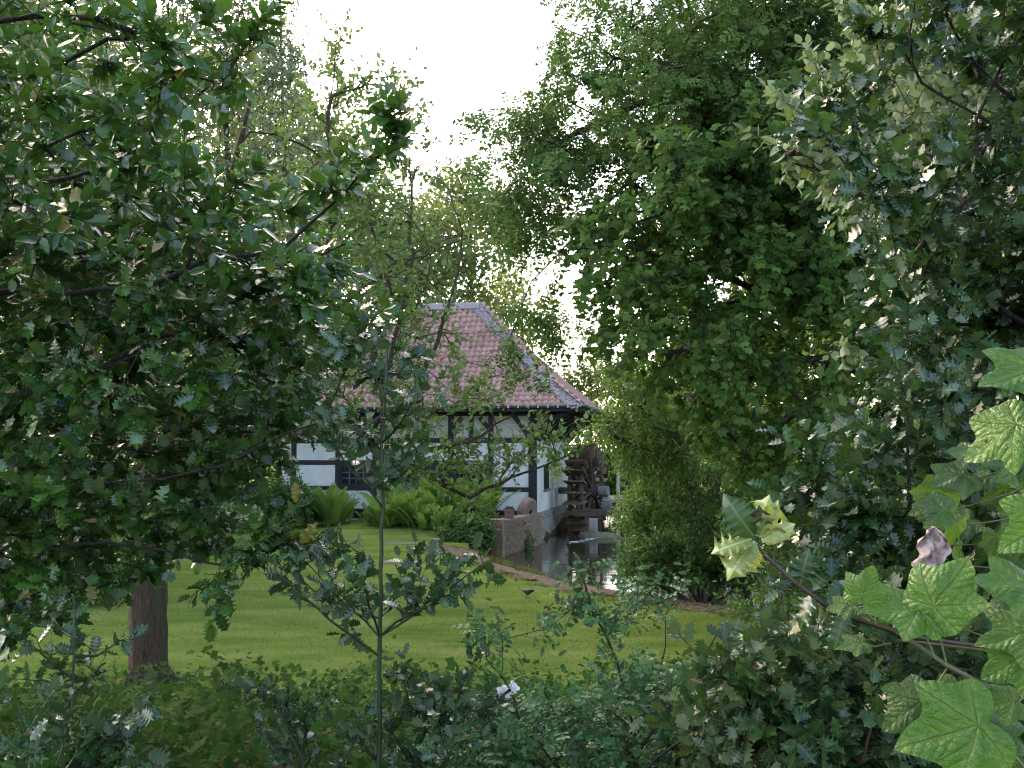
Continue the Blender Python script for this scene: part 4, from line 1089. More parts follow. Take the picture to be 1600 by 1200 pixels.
far_at(0, 190, 48, 20, 'high tree glimpsed through the holly crown, behind the reddish trunk', 5.0)
far_at(1, 60, 44, 30, 'high tree at the far left behind the holly branches', .9)
far_at(2, 815, 64, 430, 'low sunlit tree beside the steep right slope of the roof', 5.5)
far_at(2, 925, 62, 545, 'small pale tree showing over the right eaves corner of the roof', 2.9)
far_at(1, 1035, 56, 380, 'tree behind the bridge railing', 1.9)
far_at(0, 1150, 52, 200, 'tree in the dark wood behind the maple crown', .3)
far_at(1, 1290, 48, 200, 'tree in the dark wood behind the maple and the holly', 1.2)
far_at(0, 1450, 44, 120, 'tree in the wood behind the right holly', 2.6)
far_at(0, 1600, 40, 60, 'tree in the wood at the right edge', 4.4)
far_at(0, -140, 40, -80, 'tall unseen tree left of the garden, added to block the sun', 3.6)  # from here to the hedge tree: unseen trees added to block the sun
far_at(0, -420, 36, -200, 'tall unseen tree further left of the garden, added to block the sun', 2.0)
far_at(0, -250, 31, -260, 'tall unseen tree close left of the garden, added to block the sun', 1.1)
far_at(0, -400, 29, -300, 'dense unseen tree beyond the left edge, second row added to block the sun', 3.3)
far_at(0, -480, 42, -150, 'dense unseen tree beyond the left edge, back row added to block the sun', 4.6)
far_at(0, -700, 36, -250, 'unseen tree at the far end of the sun-blocking row added beyond the left edge', .7)
far_at(0, -560, 30, -330, 'leftmost tall tree, unseen, added on the sunny side to block the sun', 2.7)
far_at(1, -330, 24, -380, 'tall unseen tree nearest to the hedge, added on the left to block the sun', 5.2)
far_at(1, -30, 36, -60, 'tall tree at the left edge behind the far left shrub', .2)
far_at(0, 1850, 36, -60, 'tall tree right of the pond beyond the view', 1.6)
exec_time('far trees')

# a ring of distant woods closes the horizon
L = Leaves(); k = 42000; an = rng.uniform(-math.pi, math.pi, k); r = rng.uniform(95, 125, k)
hh = 9 + 2.6 * np.sin(an * 9) + 1.8 * np.sin(an * 23 + 1); z = hh * rng.random(k) ** 1.1
dv = rng.normal(size=(k, 3))
L.add(np.c_[r * np.sin(an), 20 + r * np.cos(an), z], dv, rng.normal(size=(k, 3)) + (0, 0, .5), rng.uniform(.7, 1.4, k), 0)
build_leaves(L, ['quad'], M['far'], None, (0, 0, 0), name='distant_woods')

# ------------------------------------------------------------------ shrubs by the house
def bush(name, label, cat, px, base_y, D, wpx, top_y, tm, mat, size, n, seed, group=None, depth=1.0, parts=0, gap=-.6, up=.5, droop=0., sh=None, bottom=None):
    z0 = float(ground_z(P(px, 700, D)[0], D)); x0 = P(px, 700, D)[0]
    zt = P(px, top_y, D)[2]; hw = wpx / 2 / F * D; g = np.random.default_rng(seed)
    q = norm(g.normal(size=(n, 3))) * g.random((n, 1)) ** .35; q[:, 2] = np.abs(q[:, 2])
    tips = np.c_[x0 + q[:, 0] * hw * .92, D + q[:, 1] * depth, z0 + .1 + q[:, 2] * (zt - z0) * .92]
    tips = tips[clump(tips, hw * .7, seed) > gap]
    limbs = [([(x0, D, z0 - .1), (x0, D, z0 + (zt - z0) * .3)], .04, .02)] + [([(x0, D, z0), tuple((np.array([x0, D, z0]) + tips[i]) / 2)], .025, .012) for i in g.integers(0, len(tips), 5)]
    return plant(name, label, cat, (x0, D, z0), limbs, tips, .16, [tm], mat, M['twig_brown'], dict(jit=.015, r_tip=.004), sh or dict(ns=4, nl=7, length=.28, size=size, up=up, droop=droop, spread=.7), parts, group=group, seed=seed)
bush('yew_shrub', 'dark rounded shrub at the far left end of the lawn beside the fern', 'shrub', 442, 824, 32.5, 112, 738, 'small', M['shrub'], .085, 420, 11, depth=1.1)
bush('light_shrub', 'light green bush left of the dark rounded shrub behind the holly', 'shrub', 355, 830, 30.5, 100, 745, 'small', M['shrub_light'], .10, 260, 12, depth=.9)
bush('hedge_shrub', 'dark shrub at the left edge of the lawn behind the reddish trunk', 'shrub', 150, 940, 16.8, 150, 830, 'small', M['shrub'], .07, 300, 13, depth=.9)
bush('hedge_shrub', 'dark shrub on the far left of the lawn, partly outside the view', 'shrub', -30, 960, 16.0, 260, 800, 'small', M['shrub'], .07, 380, 14, depth=1.0)
bush('hedge_shrub', 'dark shrub in the background between the trunk and the light green bush', 'shrub', 275, 860, 24.5, 150, 770, 'small', M['shrub'], .08, 320, 18, depth=1.0)
bush('round_bush', 'light green round bush behind the middle of the ferns under the window', 'shrub', 682, 800, 32.6, 62, 737, 'small', M['shrub_light'], .09, 160, 15, depth=.5)
bush('flower_bush', 'bright yellowish green low bush at the right end of the fern bed', 'shrub', 742, 820, 29.9, 70, 788, 'small', M['hazel'], .085, 200, 16, depth=.5)
ivm = dict(ns=4, nl=6, length=.25, size=.085, up=.1, droop=.4, spread=.8, nrough=.5)
ib = bush('ivy_mound', 'dark ivy mound spilling over the end of the brick wall to the pond', 'ivy', 732, 875, 28.0, 104, 806, 'cover', M['shrub'], .085, 420, 17, depth=.8, sh=ivm)
bush('wall_plant', 'small green plants growing from the foot of the brick wall at the water', 'plant', 822, 858, 30.9, 26, 815, 'small', M['shrub_light'], .06, 50, 27, depth=.25, sh=dict(ns=3, nl=5, length=.16, size=.06, up=0, droop=.4, spread=.8))
# ferns
def frond_mesh(seed):
    g = random.Random(seed); V = []; T = []; n = 15
    def pt(s): return np.array([0, .16 * s + .24 * s * s, 1.0 * s - .16 * s * s * s])
    for i in range(n):
        s = .14 + .84 * i / n; p = pt(s); ln = .13 * math.sin(math.pi * min(1, (s * .86 + .1))) ** .8 + .012
        dd = norm(pt(s + .02) - pt(s))
        for sg in (1, -1):
            b_ = len(V); tip = p + np.array([sg * ln, 0, -.02 - .03 * g.random()]) + dd * ln * .35
            V += [p - dd * .004, p + dd * .034, tip, p + np.array([sg * ln * .5, 0, .006]) + dd * (ln * .18 - .018), p + np.array([sg * ln * .5, 0, .006]) + dd * (ln * .18 + .022)]
            T += [(b_, b_ + 3, b_ + 4), (b_, b_ + 4, b_ + 1), (b_ + 3, b_ + 2, b_ + 4)]
    b_ = len(V)
    for s in np.linspace(0, 1, 7):
        for x in (-.006, .006): V.append(pt(s) + (x, 0, -.002))
    for i in range(6): T += [(b_ + 2 * i, b_ + 2 * i + 1, b_ + 2 * i + 3), (b_ + 2 * i, b_ + 2 * i + 3, b_ + 2 * i + 2)]
    return tri_mesh('frond', np.array(V), np.array(T), M['fern'])
FM = [frond_mesh(s) for s in range(4)]
def fern(px, D, hgt, n, label, seed, group='ferns in the bed before the house'):
    g = np.random.default_rng(seed); x = P(px, 700, D)[0]; z = float(ground_z(x, D))
    root = thing('fern', label, 'fern', (x, D, z), group)
    for k in range(n):
        o = bpy.data.objects.new('frond', FM[k % 4]); o.parent = root; s = hgt * g.uniform(.75, 1.2)
        a = k * 2.4 + g.uniform(-.3, .3); tilt = g.uniform(-.05, .55)
        o.matrix_basis = Matrix.Translation((g.normal() * .14, g.normal() * .12, -.03)) @ Matrix.Rotation(a, 4, 'Z') @ Matrix.Rotation(-(tilt - .1), 4, 'X') @ Matrix.Scale(s, 4); COL.objects.link(o)
    return root
fl = [(582, 31.6, .8, 'fern at the left end of the bed, next to the slender sapling stem'), (603, 30.8, 1.05, 'short fern in front, right beside the sapling stem'), (618, 32.0, 1.5, 'tall fern behind the sapling stem, second row'),
      (640, 31.0, 1.35, 'fern in the front row left of the bed centre'), (655, 32.2, 1.55, 'tall fern in the back row below the round bush, left side'), (676, 31.2, 1.45, 'fern in the front row at the bed centre'),
      (692, 32.2, 1.5, 'tall fern in the back row below the round bush, right side'), (708, 31.2, 1.4, 'fern in the front row behind the ivy mound'), (724, 32.0, 1.65, 'tall bright fern in front of the dark right window'),
      (742, 31.6, 1.6, 'tall fern second from the right end of the bed'), (757, 32.4, 1.6, 'tall thin fern at the right end of the bed by the timber post'), (665, 30.0, .9, 'low fern at the front of the bed above the stone edging'), (690, 29.8, .85, 'low fern between the edging and the ivy mound')]
for i, (px, D, h, lb) in enumerate(fl): fern(px, D, h, 38, lb, 60 + i)
for i, (px, D, h, lb) in enumerate([(497, 33.4, 1.35, 'fern clump beside the dark rounded shrub, left plant'), (517, 32.8, 1.5, 'fern clump left of the house plinth, middle plant'), (535, 33.6, 1.25, 'fern clump nearest the white plinth, right plant')]):
    fern(px, D, h, 26, lb, 80 + i, 'ferns left of the house plinth')
bush('far_hedge', 'dark hedge closing the view behind the bridge railing', 'hedge', 1040, 790, 50.5, 330, 690, 'small', M['shrub'], .16, 420, 19, depth=1.4, sh=dict(ns=4, nl=8, length=.5, size=.17, up=.4, spread=.7))
bush('far_hedge', 'dark bushes behind the water wheel and the pale pillar', 'hedge', 915, 790, 49.0, 190, 700, 'small', M['shrub'], .16, 300, 20, depth=1.4, sh=dict(ns=4, nl=8, length=.5, size=.17, up=.4, spread=.7))
bush('far_hedge', 'dark bushes under the trees left of the mill house', 'hedge', 330, 800, 42.0, 360, 690, 'small', M['shrub'], .15, 420, 22, depth=1.4, sh=dict(ns=4, nl=8, length=.5, size=.17, up=.4, spread=.7))
bush('far_hedge', 'dark bushes at the far left end of the garden', 'hedge', 60, 830, 30.0, 380, 690, 'small', M['shrub'], .12, 420, 23, depth=1.4, sh=dict(ns=4, nl=8, length=.45, size=.13, up=.4, spread=.7))
exec_time('shrubs')

# ------------------------------------------------------------------ apple tree with the thick reddish trunk
def PL(*pts): return np.array([P(*p) for p in pts])
tb = P(232, 1062, 10.6); tb[2] = 0
poly_a = [(150, 200), (380, 60), (470, 200), (500, 90), (560, 100), (650, 110), (655, 215), (700, 265), (750, 290), (775, 370), (765, 430), (800, 540), (845, 590), (835, 640), (780, 690), (700, 690), (600, 700), (480, 700), (250, 720), (120, 650)]
tips = np.concatenate([sample(poly_a, 8.6, 12.2, 210, -.05, .7, 21), sample([(120, 300), (470, 150), (640, 330), (660, 560), (560, 690), (120, 680)], 8.8, 12, 190, -.35, .7, 25), sample([(470, 300), (630, 300), (680, 420), (690, 540), (790, 620), (780, 680), (560, 690), (480, 560)], 8.8, 10.6, 130, -.1, .6, 22),
                       sample([(560, 690), (700, 690), (850, 680), (915, 690), (880, 730), (800, 745), (740, 770), (650, 745)], 8.8, 9.8, 46, -9, .6, 23),
                       sample([(475, 90), (560, 60), (650, 130), (655, 230), (700, 300), (560, 380), (480, 300)], 9.2, 11, 85, -9, .6, 26), PL((845, 668, 8.9), (935, 690, 9.0), (905, 705, 9.0), (870, 715, 9.0), (528, 45, 9.6), (524, 80, 9.6), (630, 150, 9.4), (605, 120, 9.4), (650, 200, 9.4), (745, 275, 9.3), (730, 270, 9.3))])
limbs = [(np.concatenate([[tb - (0, 0, .2), tb + (0, 0, .3)], PL((231, 870, 10.6), (238, 740, 10.5))]), .205, .165),
         (PL((236, 760, 10.5), (330, 715, 10.2), (480, 676, 9.7), (560, 694, 9.5), (625, 716, 9.4), (680, 752, 9.3), (735, 778, 9.3)), .10, .018),
         (PL((238, 745, 10.5), (265, 560, 10.4), (340, 360, 10.2), (390, 160, 10.0)), .10, .02),
         (PL((238, 745, 10.5), (360, 620, 10.2), (500, 500, 9.8), (620, 420, 9.6), (735, 370, 9.4)), .035, .006),
         (PL((500, 500, 9.8), (520, 330, 9.7), (512, 180, 9.6), (522, 120, 9.6)), .016, .004),
         (PL((560, 694, 9.5), (650, 610, 9.4), (690, 510, 9.3), (720, 400, 9.3)), .035, .008),
         (PL((600, 705, 9.4), (600, 600, 9.4), (640, 420, 9.4), (640, 250, 9.4)), .025, .006),
         (PL((625, 716, 9.4), (730, 690, 9.2), (800, 650, 9.1)), .03, .006),
         (PL((735, 775, 9.3), (800, 745, 9.2), (880, 715, 9.1), (940, 690, 9.0)), .016, .004),
         (PL((238, 745, 10.5), (180, 620, 11), (120, 500, 11.5)), .09, .03)] + [(np.array([tb + (0, 0, .30), tb + (.21 * math.cos(a), .21 * math.sin(a), .10), tb + (.42 * math.cos(a), .42 * math.sin(a), -.06)]), .10, .035) for a in (.3, 1.5, 2.8, 3.9, 5.2)]
plant('apple_tree', 'leafy fruit tree with a thick reddish trunk on the lawn and a long drooping limb', 'tree', tb, limbs, tips, .14, ['apple'], M['apple'], M['bark_apple'],
      dict(jit=.018, r_tip=.0035, sag=-.05), dict(ns=3, nl=8, length=.34, size=.066, up=.35, spread=.55, nrough=.5, wr=.0022), 300, ['apple_fine'], woodname='trunk', seed=21)
# tall pale tree behind
tb = np.array([P(330, 700, 24)[0], 24, 0])
tips = sample([(150, -200), (440, -200), (455, 20), (480, 150), (520, 260), (640, 330), (660, 420), (600, 500), (480, 560), (250, 600), (120, 500)], 18.5, 24, 1400, -.9, 1.3, 31)
limbs = [(np.concatenate([[tb - (0, 0, .2)], PL((360, 560, 23.5), (420, 420, 22.5), (446, 300, 22), (440, 100, 22), (435, -150, 22))]), .10, .012), (PL((360, 560, 23), (360, 300, 21), (330, -100, 21)), .035, .008), (PL((400, 460, 22.5), (560, 380, 21.5)), .05, .015), (PL((345, 600, 23), (280, 300, 22), (200, -150, 22)), .04, .008)]
plant('willow_tree', 'tall feathery grey green tree with thin upright shoots behind the fruit tree', 'tree', tb, limbs, tips, .35, ['willow'], M['willow'], M['bark_apple'],
      dict(jit=.03, r_tip=.004, sag=-.15), dict(ns=5, nl=9, length=.7, size=.12, up=.5, spread=.5, nrough=.6, wr=.003), 0, woodname='trunk', seed=31)
exec_time('apple')

# ------------------------------------------------------------------ right bank trees
tb = np.array([8.2, 17.5, 0.0])
poly = [(842, 170), (840, 60), (895, -60), (965, -60), (1015, 20), (1070, -140), (1750, -160), (1750, 380), (1300, 420), (1120, 400), (1010, 350), (930, 300), (880, 270), (850, 250)]
tips = np.concatenate([sample(poly, 12.0, 16.0, 900, -.7, 1.4, 41), sample([(770, 185), (850, 160), (890, 300), (870, 400), (810, 400), (780, 340)], 12.5, 15, 44, -.2, .8, 42),
                       PL((790, 545, 13), (815, 560, 13), (840, 500, 13.2), (870, 520, 13.2), (815, 480, 13), (860, 440, 13.4), (905, 470, 13.4), (752, 178, 13), (745, 255, 13)), sample([(1000, 20), (1700, -100), (1700, 420), (1250, 440), (1050, 330)], 11.5, 16, 620, -.3, 1.0, 44)])
limbs = [(np.array([[8.2, 17.5, -.4], [8.0, 17.4, 3.0], [7.2, 17.0, 6.0]]), .30, .22), (np.concatenate([[[7.2, 17.0, 6.0]], PL((1330, 250, 16.2), (1120, 110, 15), (1050, 105, 14.5), (960, 90, 14))]), .12, .02),
         (PL((1250, 200, 15.8), (1110, 110, 15), (1035, 40, 14.8), (1000, -20, 14.5)), .04, .012), (PL((1330, 250, 16.2), (1180, 130, 15.4), (1000, 160, 14.4), (880, 220, 13.6), (800, 290, 13.2)), .06, .008),
         (PL((1350, 300, 16), (1150, 280, 14.8), (1000, 260, 14), (930, 270, 13.6)), .06, .01), (PL((1330, 250, 16.2), (1500, 60, 15.5), (1650, -80, 15)), .10, .02), (PL((1000, 260, 14), (920, 340, 13.6), (870, 400, 13.4), (830, 440, 13.2)), .02, .006)]
plant('ash_tree', 'tall tree with feathery divided leaves hanging over the pond from the right', 'tree', tb, limbs, tips, .3, ['ash'], M['ash'], M['bark_dark'],
      dict(jit=.03, r_tip=.0055, sag=.1), dict(ns=4, nl=7, length=.5, size=.21, up=.15, droop=.45, spread=.75, nrough=.35, wr=.003, nvec=(-.2, -.4, 0)), 0, woodname='trunk', seed=41)
tb = np.array([6.9, 15.6, -.1])
poly = [(895, 330), (960, 290), (1010, 210), (1150, 150), (1300, 160), (1430, 300), (1400, 720), (1250, 760), (1150, 740), (1100, 690), (1080, 640), (1010, 600), (960, 560), (930, 530), (945, 470), (905, 440), (880, 395)]
tips = np.concatenate([sample(poly, 10.6, 14.8, 640, .4, .9, 51, zs=2.6), sample(poly, 12.8, 15.5, 260, -.6, 1.2, 52)])
limbs = [(np.array([[6.9, 15.6, -.5], [6.7, 15.2, 2.4], [6.3, 14.8, 5.0]]), .26, .16), (np.concatenate([[[6.6, 15.1, 3.2]], PL((1250, 480, 13.8), (1100, 420, 12.8), (960, 380, 12.2), (900, 390, 11.8))]), .09, .012),
         (np.concatenate([[[6.5, 15, 3.4]], PL((1280, 560, 13.4), (1150, 560, 12.4), (1010, 540, 11.8))]), .07, .012), (PL((1250, 480, 13.8), (1150, 340, 12.8), (1020, 330, 12.2)), .05, .012), (PL((1300, 600, 13.6), (1220, 660, 12.8), (1150, 690, 12.2)), .05, .012)]
plant('maple_tree', 'dense maple with broad lobed leaves in drooping layers over the pond bank', 'tree', tb, limbs, tips, .25, ['maple'], M['maple'], M['bark_dark'],
      dict(jit=.025, r_tip=.005, sag=.12), dict(ns=4, nl=6, length=.40, size=.105, up=.0, droop=.5, spread=.75, nrough=.35, nup=1.0, out=.9, wr=.0025, nvec=(-.15, -.25, 0)), 300, ['maple_fine'], woodname='trunk', seed=51)
tb = np.array([5.9, 19.6, -.2])
poly = [(945, 560), (1000, 570), (1090, 640), (1080, 730), (1010, 745), (985, 730), (960, 690), (935, 665), (940, 640), (950, 610)]
tips = sample(poly, 16, 19.5, 330, -.5, .8, 61)
limbs = [(np.array([[5.9, 19.6, -.6], [5.6, 19.2, 1.5], [5.0, 18.8, 3.6]]), .11, .07), (np.concatenate([[[5.2, 19.0, 3.0]], PL((1060, 620, 18.4), (980, 640, 17.6), (925, 690, 17))]), .04, .008)]
plant('hornbeam_tree', 'small light green tree hanging down beside the right eaves of the mill house', 'tree', tb, limbs, tips, .22, ['small'], M['hazel'], M['bark_dark'],
      dict(jit=.02, r_tip=.004, sag=.15), dict(ns=4, nl=9, length=.42, size=.078, up=0, droop=.6, spread=.6, nrough=.4, wr=.003), 0, woodname='trunk', seed=61)
def bank_shrub(name, label, poly, D0, D1, n, seed, mat, size, tm='small', group='shrubs overhanging the far bank', droop=.35, base=None, parts=0):
    tips = sample(poly, D0, D1, n, -.5, .8, seed); c_ = tips.mean(0); b_ = np.array(base if base is not None else (c_[0] + .4, c_[1] + .5, 0)); b_[2] = max(float(ground_z(b_[0], b_[1])), WATER - .1) - .1
    limbs = [([b_, b_ + (c_ - b_) * .5], .045, .025)] + [([b_ + (c_ - b_) * .2, b_ + (t - b_) * .7], .03, .012) for t in tips[:7]]
    return plant(name, label, 'shrub', b_, limbs, tips, .2, [tm], mat, M['twig_brown'], dict(jit=.02, r_tip=.004, sag=.0), dict(ns=4, nl=8, length=.36, size=size, up=.25, droop=droop, spread=.7, nrough=.5, wr=.003), parts, group=group, seed=seed)
bank_shrub('bank_shrub', 'narrow leaved shrub over the water right of the wheel, with drooping sprays', [(1000, 760), (1040, 730), (1080, 760), (1060, 830), (1010, 845), (975, 835), (968, 800), (980, 775)], 19, 22, 260, 71, M['shrub_light'], .10, 'willow')
bank_shrub('bank_shrub', 'dense dark shrub standing in front of the bridge railing', [(1050, 730), (1180, 720), (1260, 760), (1250, 860), (1100, 870), (1050, 820)], 17.5, 21, 420, 72, M['shrub'], .085)
bank_shrub('bank_shrub', 'dark shrub bending down to the pond surface beside the bare soil', [(975, 855), (1060, 825), (1150, 850), (1200, 900), (1120, 905), (1060, 900), (1010, 915), (980, 895)], 16.9, 19.5, 460, 73, M['shrub'], .08)
bank_shrub('alder_bush', 'tall dark bush on the far bank behind the drooping light green tree', [(985, 560), (1100, 540), (1180, 640), (1180, 800), (1080, 830), (1000, 800), (985, 700)], 23, 27, 480, 76, M['maple'], .11, group=None)
bank_shrub('bank_shrub', 'low shrub on the bank behind the yellowish holly tip', [(1130, 820), (1300, 780), (1400, 850), (1400, 960), (1250, 985), (1140, 960), (1180, 900)], 11.8, 14, 300, 74, M['shrub_light'], .07)
bank_shrub('bank_shrub', 'shadowy bush between the maple trunk and the right holly', [(1180, 640), (1420, 600), (1500, 820), (1300, 880), (1180, 800)], 14, 17, 320, 75, M['shrub'], .10)
exec_time('right bank')

# ------------------------------------------------------------------ big holly at the left
def hk(p):
    px, py, _ = proj(p); return (clump(p, .5, 9) * 90 + py + rng.normal(size=len(p)) * 90 > 430).astype(int)
poly_h = [(-330, -150), (170, -150), (185, 0), (260, 45), (285, 70), (280, 170), (270, 240), (310, 265), (430, 240), (520, 270), (540, 330), (520, 400), (540, 470), (560, 540), (545, 640), (500, 690), (455, 750), (410, 795), (370, 850), (270, 885), (170, 905), (80, 940), (0, 985), (-330, 1050)]
tips = np.concatenate([sample(poly_h, 2.7, 4.4, 330, -.45, .45, 81, 1.2), sample([(-330, 250), (300, 250), (480, 380), (520, 560), (430, 740), (330, 850), (0, 950), (-330, 1000)], 3.2, 5.2, 240, -9, .5, 82),
    sample([(-330, -120), (170, -120), (220, 60), (250, 280), (400, 330), (500, 450), (510, 600), (430, 740), (330, 850), (0, 940), (-330, 1000)], 4.0, 6.0, 420, -.7, .5, 85),
    PL((372, 90, 2.9), (395, 55, 2.9), (345, 130, 2.9), (320, 20, 3), (600, 215, 2.9), (625, 195, 2.9), (570, 250, 2.9), (520, 300, 2.9), (430, 850, 2.7), (400, 870, 2.7), (455, 845, 2.7), (355, 900, 2.8), (545, 565, 2.8), (560, 500, 2.8), (30, 985, 2.8), (70, 970, 2.8))])
hb = np.array([P(-420, 700, 3.7)[0], 3.7, float(ground_z(-2.9, 3.7))])
limbs = [(np.array([hb - (0, 0, .2), hb + (0, 0, 1.2), hb + (.1, 0, 2.6), hb + (.15, .05, 4.2)]), .11, .04),
    (np.concatenate([[hb + (.05, 0, 2.0)], PL((-100, 470, 3.4), (60, 450, 3.3), (200, 452, 3.2), (330, 400, 3.1), (440, 390, 3.0), (540, 300, 2.95), (628, 190, 2.9))]), .020, .003),
    (np.concatenate([[hb + (.1, 0, 2.6)], PL((-80, 320, 3.4), (20, 300, 3.3), (150, 265, 3.2), (260, 200, 3.1), (350, 110, 3.0), (395, 60, 2.9))]), .016, .003),
    (np.concatenate([[hb + (.0, 0, 1.4)], PL((-80, 640, 3.5), (120, 600, 3.4), (280, 500, 3.3), (400, 440, 3.1), (540, 380, 3))]), .016, .003),
    (np.concatenate([[hb + (.0, 0, 1.0)], PL((-80, 780, 3.4), (130, 760, 3.2), (290, 740, 3.0), (400, 700, 2.9), (500, 660, 2.8))]), .014, .003),
    (np.concatenate([[hb + (.0, 0, .8)], PL((-60, 860, 3.3), (120, 850, 3.0), (260, 860, 2.9), (360, 885, 2.8), (440, 850, 2.7))]), .010, .003),
    (np.concatenate([[hb + (.14, 0, 3.6)], PL((-100, 60, 3.5), (60, 20, 3.4), (190, 60, 3.3), (240, 150, 3.3))]), .013, .003)]
plant('holly_tree', 'large glossy dark holly filling the left side, yellowing leaves among the green', 'tree', hb, limbs, tips, .09, ['holly_entire', 'holly_spiny'], M['holly'], M['bark_dark'],
      dict(jit=.008, r_tip=.0015, sag=-.03), dict(ns=4, nl=11, length=.17, size=.060, up=.3, spread=.65, nrough=.38, kinds=hk, wr=.0014, nvec=(0, -.25, 0)), 300, ['holly_entire_fine', 'holly_spiny_fine'], woodname='branches', seed=81)
exec_time('holly')

# ------------------------------------------------------------------ holly saplings in front
def sapling(label, stem, whorls, seed, r0, size=.047, D=2.6, extra_tips=(), nl=9, parts=300, ns=2):
    stem = np.array([P(*q) for q in stem]); b_ = stem[0].copy(); tips = []; limbs = [(stem, r0, .004)]
    g = np.random.default_rng(seed)
    for (sx, sy), (tx, ty), dd in whorls:
        a = P(sx, sy, D); t = P(tx, ty, D + dd); mid = (a + t) / 2 + (0, 0, -.06 * np.linalg.norm(t - a)); limbs.append((np.array([a, mid, t]), .0036, .0018))
        for s in np.linspace(.3, 1, 4): tips.append((a * (1 - s) ** 2 + mid * 2 * s * (1 - s) + t * s * s) + g.normal(size=3) * .012)
    tips = np.array(tips + [P(*q) for q in extra_tips])
    return plant('holly_sapling', label, 'sapling', b_, limbs, tips, .05, ['holly_spiny'], M['holly_dark'], M['twig_green'], dict(jit=.003, r_tip=.0008), dict(ns=ns, nl=nl, length=.095, size=size, up=.25, spread=.5, nrough=.6, nup=.5, wr=.0013), parts, ['holly_spiny_fine'], woodname='stem', seed=seed)
sapling('slender holly sapling with a straight green stem in the middle of the view, arms raised',
        [(592, 1330, 2.55), (592, 1060, 2.55), (594, 900, 2.55), (597, 760, 2.55), (601, 620, 2.55), (604, 545, 2.55)],
        [((592, 1015), (440, 900), -.1), ((592, 975), (420, 870), .1), ((592, 980), (480, 880), .25), ((592, 1000), (720, 890), .0), ((592, 985), (755, 880), -.1), ((594, 960), (660, 880), .3), ((593, 985), (560, 880), -.3),
         ((596, 790), (520, 690), -.1), ((597, 770), (650, 700), .1), ((599, 700), (520, 640), .1), ((600, 690), (655, 610), -.15), ((602, 610), (560, 540), .1), ((603, 600), (640, 560), .1)], 91, .0072, D=2.55, nl=5)
sapling('thin dark holly sapling below the big holly, left of the reddish trunk',
        [(114, 1330, 2.5), (114, 1060, 2.5), (116, 930, 2.5)], [((114, 1050), (40, 1000), 0), ((114, 1040), (190, 1000), .1), ((114, 1070), (60, 1060), -.1), ((115, 1000), (80, 960), .1), ((114, 1090), (150, 1050), .1)], 92, .005, D=2.5, nl=3, ns=1, parts=150)
sapling('low holly scrub right of the slender stem, at the foot of the sapling',
        [(640, 1400, 2.7), (650, 1250, 2.7), (660, 1110, 2.7)], [((655, 1190), (745, 1040), .1), ((655, 1170), (690, 1060), .2), ((650, 1180), (760, 1090), .1), ((655, 1150), (630, 1060), 0), ((650, 1200), (600, 1120), -.1), ((650, 1200), (720, 1120), -.2), ((645, 1250), (560, 1150), -.2), ((645, 1250), (700, 1180), -.3)], 93, .007, D=2.7, nl=8, parts=200, size=.038)
sapling('spindly holly shoot leaning left in the ground cover below the lawn',
        [(520, 1400, 2.7), (470, 1180, 2.7), (425, 1090, 2.7)], [((450, 1140), (420, 1075), 0), ((460, 1170), (500, 1100), .1), ((480, 1210), (400, 1140), 0), ((500, 1260), (560, 1130), .1), ((480, 1220), (470, 1110), .2)], 94, .006, D=2.7, nl=5, parts=150, size=.040)
sapling('dark broad holly seedling in the bottom left corner',
        [(-40, 1500, 2.2), (60, 1250, 2.2), (180, 1120, 2.25)], [((60, 1280), (30, 1100), 0), ((60, 1270), (110, 1130), .05), ((80, 1250), (200, 1120), .0), ((60, 1270), (-30, 1150), 0), ((100, 1230), (180, 1150), .1), ((60, 1260), (20, 1170), -.1), ((60, 1260), (230, 1170), .1), ((60, 1260), (130, 1160), .0)], 95, .007, D=2.2, nl=5, ns=1, parts=200, size=.06)
exec_time('saplings')

# ------------------------------------------------------------------ ground cover on the bank and below the saplings
L = Leaves(); k = 30000
x = rng.uniform(-4.6, 2.0, k); y = 3.0 + 6.6 * rng.random(k) ** .8; x = x * (y / 8 + .2)
cl_ = clump(np.c_[x, y, x * 0], .45, 3)
hgt = (.34 + .16 * cl_) * (1 - sstep(8.0, 10.0, y + .5 * clump(np.c_[x, y, x * 0], .8, 3))) + .03
z = ground_z(x, y) + hgt * rng.random(k) ** .6
an = rng.uniform(0, 6.28, k); L.add(np.c_[x, y, z], np.c_[np.cos(an), np.sin(an), rng.normal(size=k) * .3 - .1], np.array([0, -.25, 1]) + rng.normal(size=(k, 3)) * .5, rng.uniform(.030, .070, k), 0)
build_leaves(L, ['cover'], M['cover'], None, (0, 0, 0), name='ground_cover')
